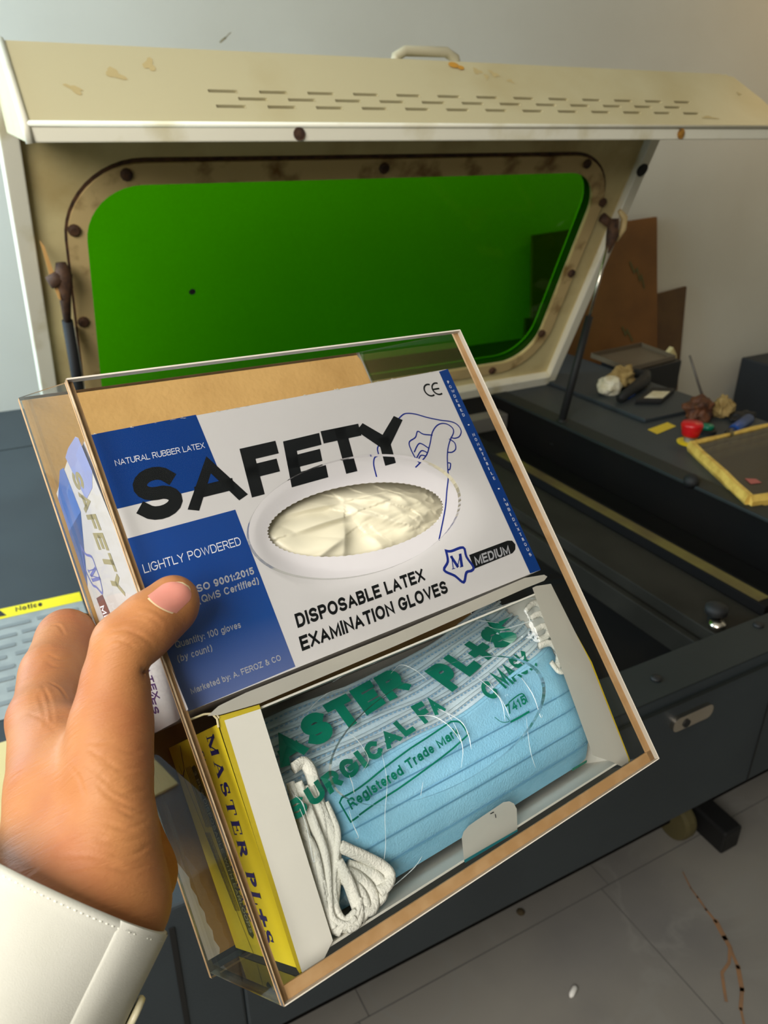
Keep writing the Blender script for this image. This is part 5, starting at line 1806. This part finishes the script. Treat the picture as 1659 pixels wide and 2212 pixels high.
CREASES = [
    ([(0.0297, 0.2958, 1.3106), (0.0328, 0.295, 1.3122), (0.0365, 0.2934, 1.3129), (0.0402, 0.2911, 1.3124)], .00045), ([(0.0245, 0.2962, 1.3063), (0.0281, 0.2954, 1.3083), (0.0327, 0.293, 1.3085), (0.0371, 0.2895, 1.3065), (0.0409, 0.2856, 1.3031)], .0006),
    ([(0.0227, 0.2954, 1.3031), (0.0266, 0.2943, 1.3049), (0.0306, 0.2917, 1.3042), (0.034, 0.2887, 1.3021)], .0005), ([(0.0375, 0.2937, 1.3144), (0.0422, 0.2907, 1.3135), (0.0461, 0.287, 1.3106)], .0004), ([(0.039, 0.2948, 1.3178), (0.044, 0.2915, 1.3167), (0.0493, 0.2862, 1.3124)], .0003),
    ([(-0.0015, 0.3274, 1.2693), (0.002, 0.324, 1.2666), (0.004, 0.3203, 1.2619)], .0007), ([(-0.0049, 0.3286, 1.2681), (-0.0036, 0.3244, 1.2619), (-0.0043, 0.3196, 1.2526)], .0004), ([(-0.0073, 0.3277, 1.2642), (-0.0068, 0.3242, 1.2584), (-0.0074, 0.3202, 1.2506)], .0004),
    ([(0.0006, 0.3608, 1.2631), (0.0049, 0.3571, 1.2606), (0.0117, 0.3539, 1.2614)], .0004), ([(0.0055, 0.3844, 1.2647), (0.0089, 0.3823, 1.2643), (0.0105, 0.379, 1.2598)], .0004), ([(-0.001, 0.3506, 1.2659), (0.0024, 0.3474, 1.2634), (0.0085, 0.3441, 1.2634)], .0003),
    ([(0.0115, 0.2593, 1.2732), (0.0166, 0.2545, 1.2695), (0.0252, 0.2508, 1.2712)], .0004), ([(0.0108, 0.2541, 1.2631), (0.0168, 0.2495, 1.2608), (0.0246, 0.2466, 1.2631)], .00045), ([(0.0061, 0.2579, 1.2655), (0.0107, 0.2523, 1.2598), (0.0174, 0.2466, 1.2561), (0.0232, 0.244, 1.2571)], .0004),
    ([(0.0066, 0.2409, 1.2581), (0.0135, 0.2363, 1.2565), (0.0215, 0.2336, 1.2594)], .0005), ([(0.0052, 0.2353, 1.2468), (0.0136, 0.2311, 1.2474), (0.0214, 0.2295, 1.252)], .0005), ([(-0.0093, 0.2325, 1.2505), (0.0015, 0.2276, 1.2521), (0.0104, 0.2219, 1.2505), (0.0187, 0.219, 1.2533)], .0004),
    ([(0.0065, 0.2731, 1.2704), (0.0102, 0.2695, 1.2676), (0.0149, 0.2676, 1.2686)], .0003), ([(0.0041, 0.2711, 1.2645), (0.0088, 0.2668, 1.2614), (0.0146, 0.2645, 1.2628)], .0003), ([(0.0056, 0.2747, 1.2724), (0.0114, 0.2716, 1.2724), (0.017, 0.269, 1.2731)], .0003), ([(0.0067, 0.2687, 1.2628), (0.011, 0.2635, 1.2576), (0.0161, 0.2608, 1.2576)], .0003),
    ([(0.0173, 0.2583, 1.2769), (0.0227, 0.2548, 1.2759), (0.0267, 0.2536, 1.2775)], .0003), ([(0.011, 0.2504, 1.2568), (0.0167, 0.2453, 1.2531), (0.023, 0.2428, 1.2548)], .0004), ([(0.002, 0.2401, 1.2525), (0.0101, 0.2352, 1.2513), (0.0186, 0.2321, 1.2539)], .0004), ([(-0.0136, 0.2454, 1.2468), (-0.0024, 0.2395, 1.2471), (0.0066, 0.2334, 1.2448)], .0003),
    ([(-0.0137, 0.3268, 1.2564), (-0.0085, 0.3227, 1.2541), (-0.0041, 0.3173, 1.2487)], .0003), ([(-0.0016, 0.2822, 1.2562), (0.0009, 0.2784, 1.2518), (0.0017, 0.274, 1.2446)], .0003),
]
from mathutils.kdtree import KDTree
cps = []
for pl, dp in CREASES:
    pp = smooth_line3([Vector(q) for q in pl], 14)
    for i, q in enumerate(pp):
        h = on_skin(q, 0)
        if h is not None:
            cps.append((h, dp * math.sin(math.pi * (i + .5) / len(pp)) ** .6))
kd = KDTree(len(cps))
for i, (h, _) in enumerate(cps):
    kd.insert(h, i)
kd.balance()
mv = []
for v in bm.verts:
    c, i, d = kd.find(v.co)
    k = 0
    if d < .004:
        k = -.75 * cps[i][1] * math.exp(-(d / .0008) ** 2) + .25 * cps[i][1] * math.exp(-((d - .0018) / .0009) ** 2)
    mv.append(k)
for v, k in zip(bm.verts, mv):
    if k:
        v.co += v.normal * k
mb = MB()
bm.verts.index_update()
mb.add([v.co.copy() for v in bm.verts], [tuple(v.index for v in f.verts) for f in bm.faces])
bm.free()
hand = mb.build('hand', M_['skin'], PS, smooth=True)

# thumb nail: laid on the back of the thumb tip
nb0, nb1, nt0, nt1 = [Vector(q) for q in ((0.0446, 0.3037, 1.3165), (0.0542, 0.2946, 1.3095), (0.0565, 0.3016, 1.3242), (0.0636, 0.2939, 1.3172))]


def nail(u, v, grow=0.0, off=.0007):
    u2, v2 = u * 2 - 1, v
    wv = 1 - .10 * v2
    if v2 > .55:
        wv *= math.sqrt(max(0.02, 1 - ((v2 - .55) / .47) ** 2))
    base = nb0.lerp(nb1, .5).lerp(nt0.lerp(nt1, .5), v2 + grow * (v2 - .5))
    half = (nb1 - nb0) * .5
    cur = -.10 * (1 - u2 * u2) * (1 - v2)
    base = base + (nt0 - nb0) * cur
    q = base + half * (u2 * wv * (1 + grow))
    return on_skin(q, off - .0006 * abs(u2) ** 3)


nl_ = MB().grid(lambda u, v: nail(u, v), 20, 22).build('thumbnail', M_['nail'], hand, smooth=True, fixn=False)
MB().grid(lambda u, v: nail(u, v, .10, .0003), 20, 22).build('nail_fold', M_['nail_rim'], hand, smooth=True, fixn=False)

# ------------------------------------------------------------------ shirt cuff
c0, c1 = Vector((-0.0128, 0.2366, 1.2409)), Vector((-0.0723, 0.1956, 1.1964))
ax = (c1 - c0).normalized()
e_l, e_r = Vector((-0.0291, 0.2359, 1.2715)), Vector((0.0152, 0.2032, 1.233))
side = (e_r - e_l)
side = (side - ax * side.dot(ax)).normalized()
nor = ax.cross(side).normalized()
if nor.dot(CAM_LOC - c0) < 0:
    nor = -nor


def cuff_pt(a, s, r=1.0):
    """a = angle about the forearm, s = 0..1 along it"""
    p = c0.lerp(c1, s)
    rx, rn = .0435 + .003 * s, .0375 + .004 * s
    w = 1 + .02 * math.sin(3 * a + 5 * s) + .015 * math.sin(a * 2 - 7 * s)
    return p + side * (rx * r * w * math.cos(a)) + nor * (rn * r * w * math.sin(a))


mb = MB()
NA, NS = 72, 40
for r, flip in ((1.0, 0), (.955, 1)):
    k = len(mb.v)
    for j in range(NS + 1):
        for i in range(NA):
            mb.v.append(cuff_pt(2 * math.pi * i / NA, j / NS, r + (.012 if (r == 1.0 and j in (1,)) else 0)))
    for j in range(NS):
        for i in range(NA):
            q = (k + j * NA + i, k + j * NA + (i + 1) % NA, k + (j + 1) * NA + (i + 1) % NA, k + (j + 1) * NA + i)
            mb.f.append(q[::-1] if flip else q)
            mb.m.append(0)
k2 = (NS + 1) * NA
for i in range(NA):
    mb.f.append((i, k2 + i, k2 + (i + 1) % NA, (i + 1) % NA))
    mb.m.append(0)
cuff = mb.build('shirt_cuff', M_['shirt'], PS, smooth=True)
mb = MB()
for r in (1.0, .96):
    k = len(mb.v)
    for j in range(13):
        for i in range(NA):
            mb.v.append(cuff_pt(2 * math.pi * i / NA, .94 + j * .15, r * (1.03 + .035 * j ** .5)))
    for j in range(12):
        for i in range(NA):
            mb.f.append((k + j * NA + i, k + j * NA + (i + 1) % NA, k + (j + 1) * NA + (i + 1) % NA, k + (j + 1) * NA + i))
            mb.m.append(0)
mb.build('shirt_sleeve', M_['shirt'], PS, smooth=True, fixn=False)
mb = MB()
for i in range(110):
    a0_ = 2 * math.pi * i / 110
    mb.tube([cuff_pt(a0_ + .04 * k, .030, 1.004) for k in (0, .35, .7)], .00035, 5)
mb.build('stitching', M_['thread'], cuff, smooth=True)
# overlap of the cuff, with its button
mb = MB()
angs = [1.06, 1.04, .8, .55, .3, .05, -.2, -.45, -.47]
for j in range(25):
    s = j / 24
    for k, a in enumerate(angs):
        mb.v.append(cuff_pt(a - .10 * s, s * .99 + .002, 1.0 if k in (0, 8) else 1.018))
n_ = len(angs)
for j in range(24):
    for i in range(n_ - 1):
        mb.f.append((j * n_ + i, j * n_ + i + 1, (j + 1) * n_ + i + 1, (j + 1) * n_ + i))
        mb.m.append(0)
mb.build('cuff_overlap', M_['shirt'], cuff, smooth=True, fixn=False)
bc = cuff_pt(.12, .33, 1.02)
bd = (bc - c0.lerp(c1, .33)).normalized()
MB().lathe(bc, bd, [(.0001, 0), (.0058, 0), (.0062, .0012), (.0056, .0024), (.004, .0020), (.0001, .0018)], 24).build('button', M_['button'], cuff, smooth=True)
